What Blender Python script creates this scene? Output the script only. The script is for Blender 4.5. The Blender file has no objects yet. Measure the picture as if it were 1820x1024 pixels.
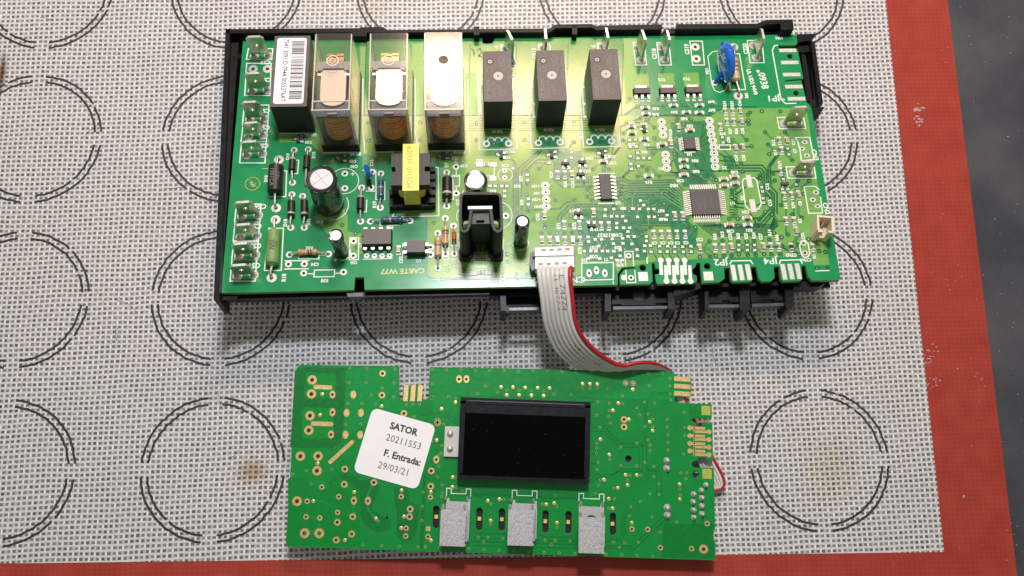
import bpy, bmesh, math, random
from mathutils import Vector, Matrix
from mathutils.geometry import tessellate_polygon
random.seed(7)
sc = bpy.context.scene
COL = sc.collection
sc.unit_settings.system = 'METRIC'
sc.unit_settings.scale_length = 0.01          # one unit is one centimetre
# ------------------------------------------------------------------ camera
FPX = 1650.0
CAMR = Matrix(((0.999314, 0.00826, -0.036102), (-0.015442, 0.978961, -0.203461), (0.033661, 0.203879, 0.978417)))
CAMC = Vector((8.86554, -0.54036, 31.71605))
cam = bpy.data.cameras.new("camera")
cam.lens = FPX / 1820 * 36.0
cam.sensor_width = 36.0
cam.clip_start = 0.5
cam.clip_end = 2000
camo = bpy.data.objects.new("camera", cam)
COL.objects.link(camo)
camo.matrix_world = Matrix.Translation(CAMC) @ CAMR.to_4x4()
sc.camera = camo
# ------------------------------------------------------------------ light
sc.view_settings.view_transform = 'Standard'
sc.view_settings.look = 'None'
sc.view_settings.exposure = 0.0
sc.view_settings.gamma = 1.0
w = bpy.data.worlds.new("World")
sc.world = w
w.use_nodes = True
w.node_tree.nodes["Background"].inputs[0].default_value = (1.0, 0.95, 0.84, 1)
w.node_tree.nodes["Background"].inputs[1].default_value = 0.28


def lamp(name, loc, to, sx, sy, power, color):
    d = bpy.data.lights.new(name, 'AREA')
    d.shape = 'RECTANGLE'
    d.size = sx
    d.size_y = sy
    d.energy = power
    d.color = color
    o = bpy.data.objects.new(name, d)
    COL.objects.link(o)
    o.location = loc
    o.rotation_euler = (Vector(to) - Vector(loc)).to_track_quat('-Z', 'Y').to_euler()
    return o


lamp("warm_panel_lamp", (13.0, 44.0, 36.2), (10, 12, 1), 18, 4.6, 15000, (1.0, 0.72, 0.52))
lamp("cool_ceiling_lamp", (9.8, 32.0, 54.0), (10, 4, 1), 8, 6, 26000, (0.93, 0.96, 1.0))


# ------------------------------------------------------------------ pixel of the photograph -> point on a plane
def ray(px, py):
    return CAMR @ Vector(((px - 910) / FPX, -(py - 512) / FPX, -1.0))


def ground(px, py, z=0.0):
    d = ray(px, py)
    return CAMC + d * ((z - CAMC.z) / d.z)


class Frame:
    """A board's own axes: x along its long edge, y up the picture, h off its face."""

    def __init__(s, ex, ey, ez, O):
        s.ex, s.ey, s.ez, s.O = Vector(ex), Vector(ey), Vector(ez), Vector(O)
        s.M = Matrix(((ex[0], ey[0], ez[0], O[0]), (ex[1], ey[1], ez[1], O[1]), (ex[2], ey[2], ez[2], O[2]), (0, 0, 0, 1)))

    def L(s, px, py, h=0.0):
        d = ray(px, py)
        t = (s.O + s.ez * h - CAMC).dot(s.ez) / d.dot(s.ez)
        P = CAMC + d * t - s.O
        return Vector((P.dot(s.ex), P.dot(s.ey), h))

    def W(s, l):
        return s.O + s.ex * l[0] + s.ey * l[1] + s.ez * l[2]

    def back(s, P):
        P = Vector(P) - s.O
        return Vector((P.dot(s.ex), P.dot(s.ey), P.dot(s.ez)))

    def px(s, l):
        q = CAMR.transposed() @ (s.W(l) - CAMC)
        return 910 + FPX * q.x / -q.z, 512 - FPX * q.y / -q.z

    def hfor(s, base, topy):
        lo, hi = 0.0, 5.0
        for _ in range(30):
            m = (lo + hi) / 2
            if s.px((base[0], base[1], m))[1] > topy:
                lo = m
            else:
                hi = m
        return lo


MB_EX, MB_EY, MB_EZ = (0.99991, 0.01328, -0.00169), (-0.01337, 0.98568, -0.1681), (-0.00056, 0.16811, 0.98577)
B = Frame(MB_EX, MB_EY, MB_EZ, (0.66177, 5.46926, 2.4))
DZ = 0.68
_a, _b = ground(508, 970, DZ), ground(1271, 995, DZ)
_e = (_b - _a).normalized()
D = Frame(_e, Vector((-_e.y, _e.x, 0)), (0, 0, 1), _a)
G = Frame((1, 0, 0), (0, 1, 0), (0, 0, 1), (0, 0, 0))


# ------------------------------------------------------------------ materials
def nt(name):
    m = bpy.data.materials.new(name)
    m.use_nodes = True
    n = m.node_tree.nodes
    return m, n, m.node_tree.links, n["Principled BSDF"]


def mat(name, color, rough=0.4, metal=0.0, var=0.12, scale=6.0, bump=0.0, bscale=40.0, spec=0.5, rvar=0.1, coat=0.0, aniso=None):
    m, n, l, b = nt(name)
    tc = n.new("ShaderNodeTexCoord")
    no = n.new("ShaderNodeTexNoise")
    no.inputs["Scale"].default_value = scale
    no.inputs["Detail"].default_value = 5
    src = tc.outputs["Object"]
    if aniso:
        mp = n.new("ShaderNodeMapping")
        mp.inputs["Scale"].default_value = aniso
        l.new(src, mp.inputs[0])
        src = mp.outputs[0]
    l.new(src, no.inputs["Vector"])
    cr = n.new("ShaderNodeValToRGB")
    cr.color_ramp.elements[0].position = 0.3
    cr.color_ramp.elements[1].position = 0.7
    cr.color_ramp.elements[0].color = tuple(c * (1 - var) for c in color) + (1,)
    cr.color_ramp.elements[1].color = tuple(min(1, c * (1 + var)) for c in color) + (1,)
    l.new(no.outputs["Fac"], cr.inputs[0])
    l.new(cr.outputs[0], b.inputs["Base Color"])
    mr = n.new("ShaderNodeMapRange")
    mr.inputs["To Min"].default_value = max(0.02, rough - rvar)
    mr.inputs["To Max"].default_value = min(1, rough + rvar)
    l.new(no.outputs["Fac"], mr.inputs["Value"])
    l.new(mr.outputs[0], b.inputs["Roughness"])
    b.inputs["Metallic"].default_value = metal
    b.inputs["Specular IOR Level"].default_value = spec
    b.inputs["Coat Weight"].default_value = coat
    if bump:
        n2 = n.new("ShaderNodeTexNoise")
        n2.inputs["Scale"].default_value = bscale
        n2.inputs["Detail"].default_value = 3
        l.new(src, n2.inputs["Vector"])
        bp = n.new("ShaderNodeBump")
        bp.inputs["Strength"].default_value = bump
        bp.inputs["Distance"].default_value = 0.02
        l.new(n2.outputs["Fac"], bp.inputs["Height"])
        l.new(bp.outputs[0], b.inputs["Normal"])
    return m


M = {}
M['mask'] = mat('solder_mask_green', (0.012, 0.245, 0.080), 0.19, var=0.10, scale=1.3, bump=0.03, bscale=25, rvar=0.04)
M['pour'] = mat('solder_mask_over_copper', (0.155, 0.355, 0.088), 0.19, var=0.08, scale=2.0, bump=0.04, bscale=30, rvar=0.04)
M['pour2'] = mat('solder_mask_over_hatch', (0.045, 0.260, 0.072), 0.19, var=0.08, scale=2.0, bump=0.05, bscale=30, rvar=0.04, spec=0.7)
M['hatch'] = mat('solder_mask_hatched_copper', (0.13, 0.28, 0.09), 0.36, 0.25, var=0.12, scale=12, bump=0.15, bscale=30, spec=0.8)
M['copperd'] = mat('copper_winding_shade', (0.60, 0.15, 0.045), 0.4, 0.2, var=0.2, scale=5)
M['canscored'] = mat('brushed_can_top', (0.50, 0.50, 0.52), 0.56, 0.35, var=0.16, scale=14)
M['armunlit'] = mat('nickel_armature_unlit', (0.62, 0.52, 0.42), 0.5, 0.35, var=0.18, scale=34, bump=0.5, bscale=40)  # darker copy of the nickel: an armature tilted out of the glare, painted
M['lint'] = mat('grey_lint', (0.045, 0.045, 0.05), 0.8)
M['vent'] = mat('olive_grey_vent', (0.16, 0.15, 0.10), 0.6, var=0.25, scale=20, spec=0.1)
for k_ in ('pour', 'pour2', 'hatch'):      # copper under the mask gives yellowish reflections
    M[k_].node_tree.nodes['Principled BSDF'].inputs['Specular Tint'].default_value = (1.0, 0.92, 0.68, 1)
M['gap'] = mat('solder_mask_gap', (0.006, 0.110, 0.042), 0.25, var=0.1)
M['trace'] = mat('solder_mask_over_trace', (0.085, 0.330, 0.095), 0.28, var=0.08)
M['edge'] = mat('board_edge_fibreglass', (0.16, 0.30, 0.06), 0.7, var=0.25, scale=30)
M['dmask'] = mat('display_mask_green', (0.0012, 0.222, 0.037), 0.30, var=0.06, scale=1.5, rvar=0.05, spec=0.4)
M['dgap'] = mat('display_mask_gap', (0.001, 0.158, 0.028), 0.32, var=0.06, spec=0.4)
M['dpour'] = mat('display_mask_copper', (0.002, 0.250, 0.044), 0.30, var=0.05, spec=0.4)
M['gold'] = mat('gold_plating', (0.80, 0.58, 0.27), 0.35, 0.75, var=0.12, scale=20)
M['olive'] = mat('gold_under_flux', (0.42, 0.46, 0.10), 0.4, 0.3, var=0.08, scale=9)
M['tin'] = mat('tinned_solder', (0.54, 0.53, 0.50), 0.46, 0.30, var=0.15, scale=25, bump=0.25, bscale=45)
M['steel'] = mat('tin_plated_brass', (0.62, 0.58, 0.44), 0.24, 0.92, var=0.05, scale=2)
M['lead'] = mat('component_lead', (0.58, 0.56, 0.52), 0.36, 0.75, var=0.12, scale=12)
M['hole'] = mat('drill_hole_shade', (0.020, 0.018, 0.014), 0.8, var=0.3, scale=30)  # flat dark disc paints the shade inside a drilled hole
M['ink'] = mat('white_legend_ink', (0.74, 0.78, 0.72), 0.6, var=0.06, scale=40)
M['goldink'] = mat('bare_copper_legend', (0.36, 0.38, 0.12), 0.4, 0.1, var=0.2, scale=14)
M['black'] = mat('black_plastic', (0.014, 0.014, 0.016), 0.42, var=0.25, scale=8, bump=0.1, bscale=60, spec=0.35)
M['blackm'] = mat('black_moulding', (0.0075, 0.0078, 0.0095), 0.40, var=0.3, scale=3, bump=0.12, bscale=22, spec=0.18)
M['relaytop'] = mat('brown_black_epoxy', (0.085, 0.067, 0.066), 0.50, var=0.10, scale=10, bump=0.10, bscale=70)
M['emboss'] = mat('relay_marking', (0.21, 0.185, 0.18), 0.6, var=0.1)
M['chip'] = mat('chip_epoxy', (0.060, 0.053, 0.055), 0.55, var=0.12, scale=20, bump=0.08, bscale=90)
M['chipink'] = mat('chip_marking', (0.13, 0.12, 0.12), 0.6)
M['paper'] = mat('white_paper', (0.80, 0.80, 0.83), 0.65, var=0.02, scale=3)
M['print'] = mat('black_print', (0.03, 0.03, 0.035), 0.6)
M['print2'] = mat('grey_print', (0.10, 0.10, 0.11), 0.6)
M['yellow'] = mat('yellow_tape', (0.80, 0.72, 0.10), 0.30, var=0.06, scale=3)
M['ferrite'] = mat('ferrite_core', (0.020, 0.016, 0.017), 0.42, var=0.3, scale=7, bump=0.3, bscale=18, spec=0.3)
M['blue'] = mat('blue_ceramic', (0.006, 0.115, 0.62), 0.10, var=0.10, scale=2, coat=0.6)
M['greenr'] = mat('green_cement', (0.17, 0.30, 0.09), 0.55, var=0.08, scale=9, bump=0.2, bscale=30)
M['tan'] = mat('beige_resistor', (0.55, 0.36, 0.20), 0.35, var=0.08, scale=12, coat=0.3)
M['pinktan'] = mat('pinkish_resistor', (0.50, 0.25, 0.13), 0.35, var=0.08, scale=12, coat=0.3)
M['bluer'] = mat('blue_resistor', (0.045, 0.085, 0.17), 0.35, var=0.15, scale=12, coat=0.3)
M['glass'] = mat('orange_glass', (0.45, 0.10, 0.03), 0.12, var=0.4, scale=18, coat=0.8)
M['diode'] = mat('diode_epoxy', (0.020, 0.016, 0.015), 0.45, var=0.2, scale=12, bump=0.1, spec=0.35)
M['band'] = mat('grey_band', (0.42, 0.40, 0.38), 0.5)
M['cream'] = mat('cream_nylon', (0.68, 0.60, 0.44), 0.42, var=0.05, scale=5)
M['ids'] = mat('ivory_connector', (0.78, 0.77, 0.74), 0.35, var=0.04, scale=6)
M['alu'] = mat('aluminium_can_top', (0.60, 0.60, 0.61), 0.45, 0.4, var=0.05, scale=12)
M['sleeve'] = mat('black_sleeve', (0.016, 0.017, 0.018), 0.16, var=0.2, scale=4, coat=0.4)
M['sleeveink'] = mat('grey_sleeve_print', (0.36, 0.38, 0.42), 0.4)
M['copper'] = mat('enamelled_copper', (0.95, 0.30, 0.09), 0.34, 0.20, var=0.25, scale=4)
M['blade'] = mat('copper_blade', (0.50, 0.30, 0.14), 0.30, 0.85, var=0.2, scale=6)
M['arm'] = mat('nickel_armature', (0.80, 0.74, 0.66), 0.30, 0.9, var=0.12, scale=30, bump=0.35, bscale=36)
M['greyframe'] = mat('grey_nylon', (0.30, 0.29, 0.30), 0.4, var=0.1)
M['capbody'] = mat('tan_ceramic', (0.46, 0.30, 0.17), 0.45, var=0.15, scale=30)
M['resbody'] = mat('grey_resistor_face', (0.16, 0.14, 0.135), 0.45, var=0.25, scale=30)
M['wire'] = mat('grey_ribbon_pvc', (0.60, 0.59, 0.57), 0.40, var=0.05, scale=3)
M['redwire'] = mat('red_ribbon_pvc', (0.42, 0.010, 0.018), 0.35, var=0.08, scale=3)
M['screen'] = mat('display_glass', (0.0008, 0.0008, 0.0010), 0.10, var=0.1, scale=2, spec=0.10)
M['bezel'] = mat('display_bezel', (0.006, 0.0065, 0.011), 0.35, var=0.15, scale=5, bump=0.05, spec=0.25)
M['bracket'] = mat('pale_tab', (0.52, 0.52, 0.50), 0.45, 0.2, var=0.06)
M['led'] = mat('yellow_led', (0.75, 0.55, 0.16), 0.3, var=0.1)
M['brown'] = mat('brown_band', (0.10, 0.025, 0.012), 0.4)
M['violet'] = mat('violet_band', (0.16, 0.06, 0.18), 0.4)
M['orange'] = mat('orange_band', (0.60, 0.26, 0.03), 0.4)
M['redb'] = mat('red_band', (0.35, 0.03, 0.02), 0.4)
M['blackb'] = mat('black_band', (0.015, 0.013, 0.012), 0.4)
M['smear'] = mat('pale_smear', (0.46, 0.27, 0.29), 0.5, var=0.3, scale=20)
M['gap2'] = mat('mask_over_bare_board', (0.012, 0.190, 0.062), 0.22, var=0.1, scale=3)
M['sleevestripe'] = mat('sleeve_print_band', (0.055, 0.06, 0.068), 0.18, var=0.1, coat=0.4)
M['scored'] = mat('scored_groove', (0.20, 0.19, 0.19), 0.4, 0.4)
M['dimple'] = mat('pale_dimple', (0.42, 0.37, 0.35), 0.4, var=0.1)
M['indigo'] = mat('blue_grey_bobbin', (0.09, 0.10, 0.15), 0.3, var=0.15)
M['tapeprint'] = mat('olive_print', (0.22, 0.20, 0.03), 0.5)
M['sinkcoat'] = mat('black_anodised', (0.011, 0.0085, 0.008), 0.45, 0.0, var=0.25, scale=8, bump=.06, spec=0.25)
M['greyclip'] = mat('paler_black_plastic', (0.055, 0.057, 0.075), 0.35, var=0.3, scale=12, bump=.1)  # paler tone of the black moulding for lips, clip and boss
M['dedge'] = mat('bright_board_edge', (0.20, 0.36, 0.20), 0.7, var=0.2, scale=30)
M['dpour2'] = mat('display_mask_island', (0.003, 0.235, 0.033), 0.3, var=0.06, spec=0.35)
M['dpour3'] = mat('display_mask_field', (0.002, 0.205, 0.028), 0.3, var=0.06, spec=0.35)
M['dgap2'] = mat('display_mask_bare', (0.001, 0.175, 0.026), 0.3, var=0.06, spec=0.35)
M['oldsolder'] = mat('dull_flux_solder', (0.36, 0.27, 0.19), 0.4, 0.5, var=0.2, scale=20)
M['viag'] = mat('via_under_mask', (0.22, 0.36, 0.11), 0.35, 0.1, var=0.1)
M['bezelhi'] = mat('bezel_highlight', (0.10, 0.10, 0.12), 0.15, var=.1)
M['slotgrey'] = mat('grey_contact_slot', (0.22, 0.21, 0.20), 0.5, var=0.3, scale=30)
M['latch'] = mat('dark_grey_latch', (0.045, 0.045, 0.052), 0.4, var=0.2)


def clear_plastic(name, base, tint, rough):
    m, n, l, b = nt(name)
    out = n["Material Output"]
    n.remove(b)
    tr = n.new("ShaderNodeBsdfTransparent")
    tr.inputs[0].default_value = tint + (1,)
    gl = n.new("ShaderNodeBsdfGlossy")
    gl.inputs["Roughness"].default_value = rough
    gl.inputs["Color"].default_value = (0.95, 0.93, 0.9, 1)
    lw = n.new("ShaderNodeLayerWeight")
    lw.inputs["Blend"].default_value = 0.5
    fr = n.new("ShaderNodeMath")
    fr.operation = 'POWER'
    fr.inputs[1].default_value = 5.0
    l.new(lw.outputs["Facing"], fr.inputs[0])
    ad = n.new("ShaderNodeMath")
    ad.operation = 'ADD'
    ad.use_clamp = True
    ad.inputs[1].default_value = base
    l.new(fr.outputs[0], ad.inputs[0])
    mx = n.new("ShaderNodeMixShader")
    l.new(ad.outputs[0], mx.inputs[0])
    l.new(tr.outputs[0], mx.inputs[1])
    l.new(gl.outputs[0], mx.inputs[2])
    df = n.new("ShaderNodeBsdfDiffuse")
    df.inputs["Color"].default_value = (0.62, 0.59, 0.55, 1)
    m2 = n.new("ShaderNodeMixShader")
    m2.inputs[0].default_value = 0.06
    l.new(mx.outputs[0], m2.inputs[1])
    l.new(df.outputs[0], m2.inputs[2])
    l.new(m2.outputs[0], out.inputs[0])
    return m


M['clear'] = clear_plastic('clear_polycarbonate', 0.05, (0.93, 0.915, 0.88), 0.12)
def edge_glint():  # pale colour paints the light gathered along the clear cover's edges
    m, n, l, b = nt('polycarbonate_edge_glint')
    b.inputs["Base Color"].default_value = (0.86, 0.83, 0.77, 1)
    b.inputs["Roughness"].default_value = 0.22
    no = n.new("ShaderNodeTexNoise")
    no.inputs["Scale"].default_value = 5
    mr = n.new("ShaderNodeMapRange")
    mr.inputs["To Min"].default_value = 0.55
    mr.inputs["To Max"].default_value = 0.95
    l.new(no.outputs["Fac"], mr.inputs["Value"])
    l.new(mr.outputs[0], b.inputs["Alpha"])
    return m


M['edgeglint'] = edge_glint()


def silver_brushed():
    m, n, l, b = nt('scuffed_tin_spring')
    tc = n.new("ShaderNodeTexCoord")
    a = n.new("ShaderNodeTexNoise")
    mp = n.new("ShaderNodeMapping")
    mp.inputs["Scale"].default_value = (1, 0.55, 1)
    mp.inputs["Rotation"].default_value = (0, 0, 0.3)
    a.inputs["Scale"].default_value = 46
    a.inputs["Detail"].default_value = 6
    a.inputs["Roughness"].default_value = 0.75
    l.new(tc.outputs["Object"], mp.inputs[0])
    l.new(mp.outputs[0], a.inputs["Vector"])
    cr = n.new("ShaderNodeValToRGB")
    cr.color_ramp.elements[0].position = 0.38
    cr.color_ramp.elements[1].position = 0.60
    cr.color_ramp.elements[0].color = (0.27, 0.27, 0.29, 1)
    cr.color_ramp.elements[1].color = (0.74, 0.74, 0.77, 1)
    l.new(a.outputs["Fac"], cr.inputs[0])
    l.new(cr.outputs[0], b.inputs["Base Color"])
    b.inputs["Metallic"].default_value = 0.6
    b.inputs["Roughness"].default_value = 0.42
    return m


M['spring'] = silver_brushed()


def math_node(n, l, op, a, b=None, clamp=False):
    m = n.new("ShaderNodeMath")
    m.operation = op
    m.use_clamp = clamp
    for i, v in enumerate((a, b)):
        if v is None:
            continue
        if isinstance(v, (int, float)):
            m.inputs[i].default_value = v
        else:
            l.new(v, m.inputs[i])
    return m.outputs[0]


PITCH_X, PITCH_Y, WROT = 0.1780, 0.1686, 0.026


def weave(name, thread, hole, ring=False):
    """glass-fibre weave seen through silicone: pale threads, dark openings"""
    m, n, l, b = nt(name)
    tc = n.new("ShaderNodeTexCoord")
    nz = n.new("ShaderNodeTexNoise")
    nz.inputs["Scale"].default_value = 0.35
    nz.inputs["Detail"].default_value = 2
    l.new(tc.outputs["Object"], nz.inputs["Vector"])
    sub = n.new("ShaderNodeVectorMath")
    sub.operation = 'MULTIPLY_ADD'
    l.new(nz.outputs["Color"], sub.inputs[0])
    sub.inputs[1].default_value = (0.16, 0.16, 0)
    l.new(tc.outputs["Object"], sub.inputs[2])
    n3 = n.new("ShaderNodeTexNoise")
    n3.inputs["Scale"].default_value = 9
    l.new(tc.outputs["Object"], n3.inputs["Vector"])
    sub2 = n.new("ShaderNodeVectorMath")
    sub2.operation = 'MULTIPLY_ADD'
    l.new(n3.outputs["Color"], sub2.inputs[0])
    sub2.inputs[1].default_value = (0.035, 0.035, 0)
    l.new(sub.outputs[0], sub2.inputs[2])
    sp = n.new("ShaderNodeSeparateXYZ")
    l.new(sub2.outputs[0], sp.inputs[0])
    u = math_node(n, l, 'MULTIPLY', sp.outputs[0], 1 / PITCH_X)
    v = math_node(n, l, 'MULTIPLY', math_node(n, l, 'SUBTRACT', sp.outputs[1], math_node(n, l, 'MULTIPLY', sp.outputs[0], WROT)), 1 / PITCH_Y)
    fu = math_node(n, l, 'ABSOLUTE', math_node(n, l, 'SUBTRACT', math_node(n, l, 'FRACT', u), 0.5))
    fv = math_node(n, l, 'ABSOLUTE', math_node(n, l, 'SUBTRACT', math_node(n, l, 'FRACT', v), 0.5))

    def soft(f, a, c):
        mr = n.new("ShaderNodeMapRange")
        mr.interpolation_type = 'SMOOTHSTEP'
        mr.inputs["From Min"].default_value = a
        mr.inputs["From Max"].default_value = c
        mr.inputs["To Min"].default_value = 1
        mr.inputs["To Max"].default_value = 0
        l.new(f, mr.inputs["Value"])
        return mr.outputs[0]
    hm = math_node(n, l, 'MULTIPLY', soft(fu, 0.24, 0.36), soft(fv, 0.22, 0.34))
    # every opening differs a little
    cb = n.new("ShaderNodeCombineXYZ")
    l.new(math_node(n, l, 'FLOOR', u), cb.inputs[0])
    l.new(math_node(n, l, 'FLOOR', v), cb.inputs[1])
    wn = n.new("ShaderNodeTexWhiteNoise")
    l.new(cb.outputs[0], wn.inputs["Vector"])
    hv = n.new("ShaderNodeMapRange")
    hv.inputs["To Min"].default_value = 0.72
    hv.inputs["To Max"].default_value = 1.0
    l.new(wn.outputs["Value"], hv.inputs["Value"])
    hm = math_node(n, l, 'MULTIPLY', hm, hv.outputs[0])
    # threads pass over and under
    su = math_node(n, l, 'SINE', math_node(n, l, 'MULTIPLY', u, math.pi))
    sv = math_node(n, l, 'SINE', math_node(n, l, 'MULTIPLY', v, math.pi))
    ov = math_node(n, l, 'MULTIPLY', su, sv)
    th = n.new("ShaderNodeMapRange")
    th.inputs["From Min"].default_value = -1
    th.inputs["To Min"].default_value = 0.86
    th.inputs["To Max"].default_value = 1.12
    l.new(ov, th.inputs["Value"])
    big = n.new("ShaderNodeTexNoise")
    big.inputs["Scale"].default_value = 0.5
    big.inputs["Detail"].default_value = 6
    l.new(tc.outputs["Object"], big.inputs["Vector"])
    bgm = n.new("ShaderNodeMapRange")
    bgm.inputs["To Min"].default_value = 0.90
    bgm.inputs["To Max"].default_value = 1.10
    l.new(big.outputs["Fac"], bgm.inputs["Value"])
    # glint painted into the colour: a short bright streak where the upright thread rides on top
    par = math_node(n, l, 'MODULO', math_node(n, l, 'ABSOLUTE', math_node(n, l, 'ADD', math_node(n, l, 'FLOOR', math_node(n, l, 'ADD', u, 0.5)), math_node(n, l, 'FLOOR', math_node(n, l, 'ADD', v, 0.0)))), 2.0)
    upr = math_node(n, l, 'SUBTRACT', 1.0, soft(fu, 0.30, 0.40))
    mid = soft(fv, 0.28, 0.46)
    st = math_node(n, l, 'MULTIPLY', upr, mid)
    lift = math_node(n, l, 'MULTIPLY', st, math_node(n, l, 'SUBTRACT', math_node(n, l, 'MULTIPLY', par, 0.42), 0.22))
    tv = math_node(n, l, 'MULTIPLY', math_node(n, l, 'ADD', th.outputs[0], lift), bgm.outputs[0])
    tcol = n.new("ShaderNodeVectorMath")
    tcol.operation = 'SCALE'
    tcol.inputs[0].default_value = thread
    l.new(tv, tcol.inputs["Scale"])
    mix = n.new("ShaderNodeMix")
    mix.data_type = 'RGBA'
    l.new(hm, mix.inputs["Factor"])
    l.new(tcol.outputs[0], mix.inputs["A"])
    mix.inputs["B"].default_value = hole + (1,)
    col = mix.outputs["Result"]
    if not ring:
        # scorch marks that stay on the mat: (x, y, radius x, radius y, strength, colour)
        for (cx, cy, rx, ry, k, cc) in STAINS:
            dx = n.new("ShaderNodeVectorMath")
            dx.operation = 'SUBTRACT'
            l.new(sub2.outputs[0], dx.inputs[0])
            dx.inputs[1].default_value = (cx + 0.2, cy + 0.2, 0)
            dm = n.new("ShaderNodeVectorMath")
            dm.operation = 'MULTIPLY'
            l.new(dx.outputs[0], dm.inputs[0])
            dm.inputs[1].default_value = (1 / rx, 1 / ry, 0)
            ln = n.new("ShaderNodeVectorMath")
            ln.operation = 'LENGTH'
            l.new(dm.outputs[0], ln.inputs[0])
            f = n.new("ShaderNodeMapRange")
            f.interpolation_type = 'SMOOTHSTEP'
            f.inputs["From Min"].default_value = 0.1
            f.inputs["From Max"].default_value = 1.0
            f.inputs["To Min"].default_value = k
            f.inputs["To Max"].default_value = 0
            l.new(ln.outputs["Value"], f.inputs["Value"])
            mm = n.new("ShaderNodeMix")
            mm.data_type = 'RGBA'
            mm.blend_type = 'MULTIPLY'
            l.new(f.outputs[0], mm.inputs["Factor"])
            l.new(col, mm.inputs["A"])
            mm.inputs["B"].default_value = cc + (1,)
            col = mm.outputs["Result"]
    l.new(col, b.inputs["Base Color"])
    b.inputs["Roughness"].default_value = 0.5
    b.inputs["Specular IOR Level"].default_value = 0.4
    bp = n.new("ShaderNodeBump")
    bp.inputs["Strength"].default_value = 0.25
    bp.inputs["Distance"].default_value = 0.02
    bp.invert = True
    l.new(hm, bp.inputs["Height"])
    l.new(bp.outputs[0], b.inputs["Normal"])
    return m


_s1, _s2, _s3 = ground(442, 845), ground(1470, 840), ground(2, 140)
STAINS = [(_s1.x, _s1.y, 0.75, 0.6, 0.75, (0.55, 0.40, 0.17)), (_s2.x, _s2.y, 1.3, 1.5, 0.5, (0.80, 0.78, 0.55)),
          (_s3.x - 0.1, _s3.y + .1, 0.22, 1.15, 1.0, (0.22, 0.11, 0.05)), (ground(660, 20).x, ground(660, 20).y, 0.9, 0.7, 0.35, (0.75, 0.62, 0.40)),
          (ground(1365, 200).x, ground(350, 330).y, 1.0, 1.0, 0.2, (0.8, 0.76, 0.6))]
M['weave'] = weave('woven_baking_mat', (0.59, 0.580, 0.578), (0.084, 0.084, 0.092))
M['ring'] = weave('printed_ring_ink', (0.040, 0.038, 0.040), (0.018, 0.017, 0.019), True)


def red_silicone():
    m, n, l, b = nt('red_silicone_border')
    tc = n.new("ShaderNodeTexCoord")
    w1 = n.new("ShaderNodeTexWave")
    w1.inputs["Scale"].default_value = 1.9
    w1.inputs["Distortion"].default_value = 1.0
    l.new(tc.outputs["Object"], w1.inputs["Vector"])
    w2 = n.new("ShaderNodeTexWave")
    w2.bands_direction = 'Y'
    w2.inputs["Scale"].default_value = 2.0
    w2.inputs["Distortion"].default_value = 1.0
    l.new(tc.outputs["Object"], w2.inputs["Vector"])
    no = n.new("ShaderNodeTexNoise")
    no.inputs["Scale"].default_value = 1.1
    no.inputs["Detail"].default_value = 8
    l.new(tc.outputs["Object"], no.inputs["Vector"])
    s = math_node(n, l, 'ADD', math_node(n, l, 'MULTIPLY', w1.outputs["Fac"], 0.10), math_node(n, l, 'MULTIPLY', w2.outputs["Fac"], 0.10))
    s = math_node(n, l, 'ADD', s, math_node(n, l, 'MULTIPLY', no.outputs["Fac"], 0.8))
    cr = n.new("ShaderNodeValToRGB")
    cr.color_ramp.elements[0].position = 0.30
    cr.color_ramp.elements[1].position = 0.75
    cr.color_ramp.elements[0].color = (0.285, 0.032, 0.021, 1)
    cr.color_ramp.elements[1].color = (0.365, 0.052, 0.034, 1)
    l.new(s, cr.inputs[0])
    # pale scuffs and dust specks
    sp = n.new("ShaderNodeTexNoise")
    sp.inputs["Scale"].default_value = 14
    sp.inputs["Detail"].default_value = 4
    l.new(tc.outputs["Object"], sp.inputs["Vector"])
    f = n.new("ShaderNodeMapRange")
    f.inputs["From Min"].default_value = 0.735
    f.inputs["From Max"].default_value = 0.80
    l.new(sp.outputs["Fac"], f.inputs["Value"])
    mix = n.new("ShaderNodeMix")
    mix.data_type = 'RGBA'
    l.new(f.outputs[0], mix.inputs["Factor"])
    l.new(cr.outputs[0], mix.inputs["A"])
    mix.inputs["B"].default_value = (0.55, 0.36, 0.34, 1)
    l.new(mix.outputs["Result"], b.inputs["Base Color"])
    b.inputs["Roughness"].default_value = 0.5
    b.inputs["Specular IOR Level"].default_value = 0.25
    bp = n.new("ShaderNodeBump")
    bp.inputs["Strength"].default_value = 0.2
    bp.inputs["Distance"].default_value = 0.03
    l.new(s, bp.inputs["Height"])
    l.new(bp.outputs[0], b.inputs["Normal"])
    return m


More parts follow.
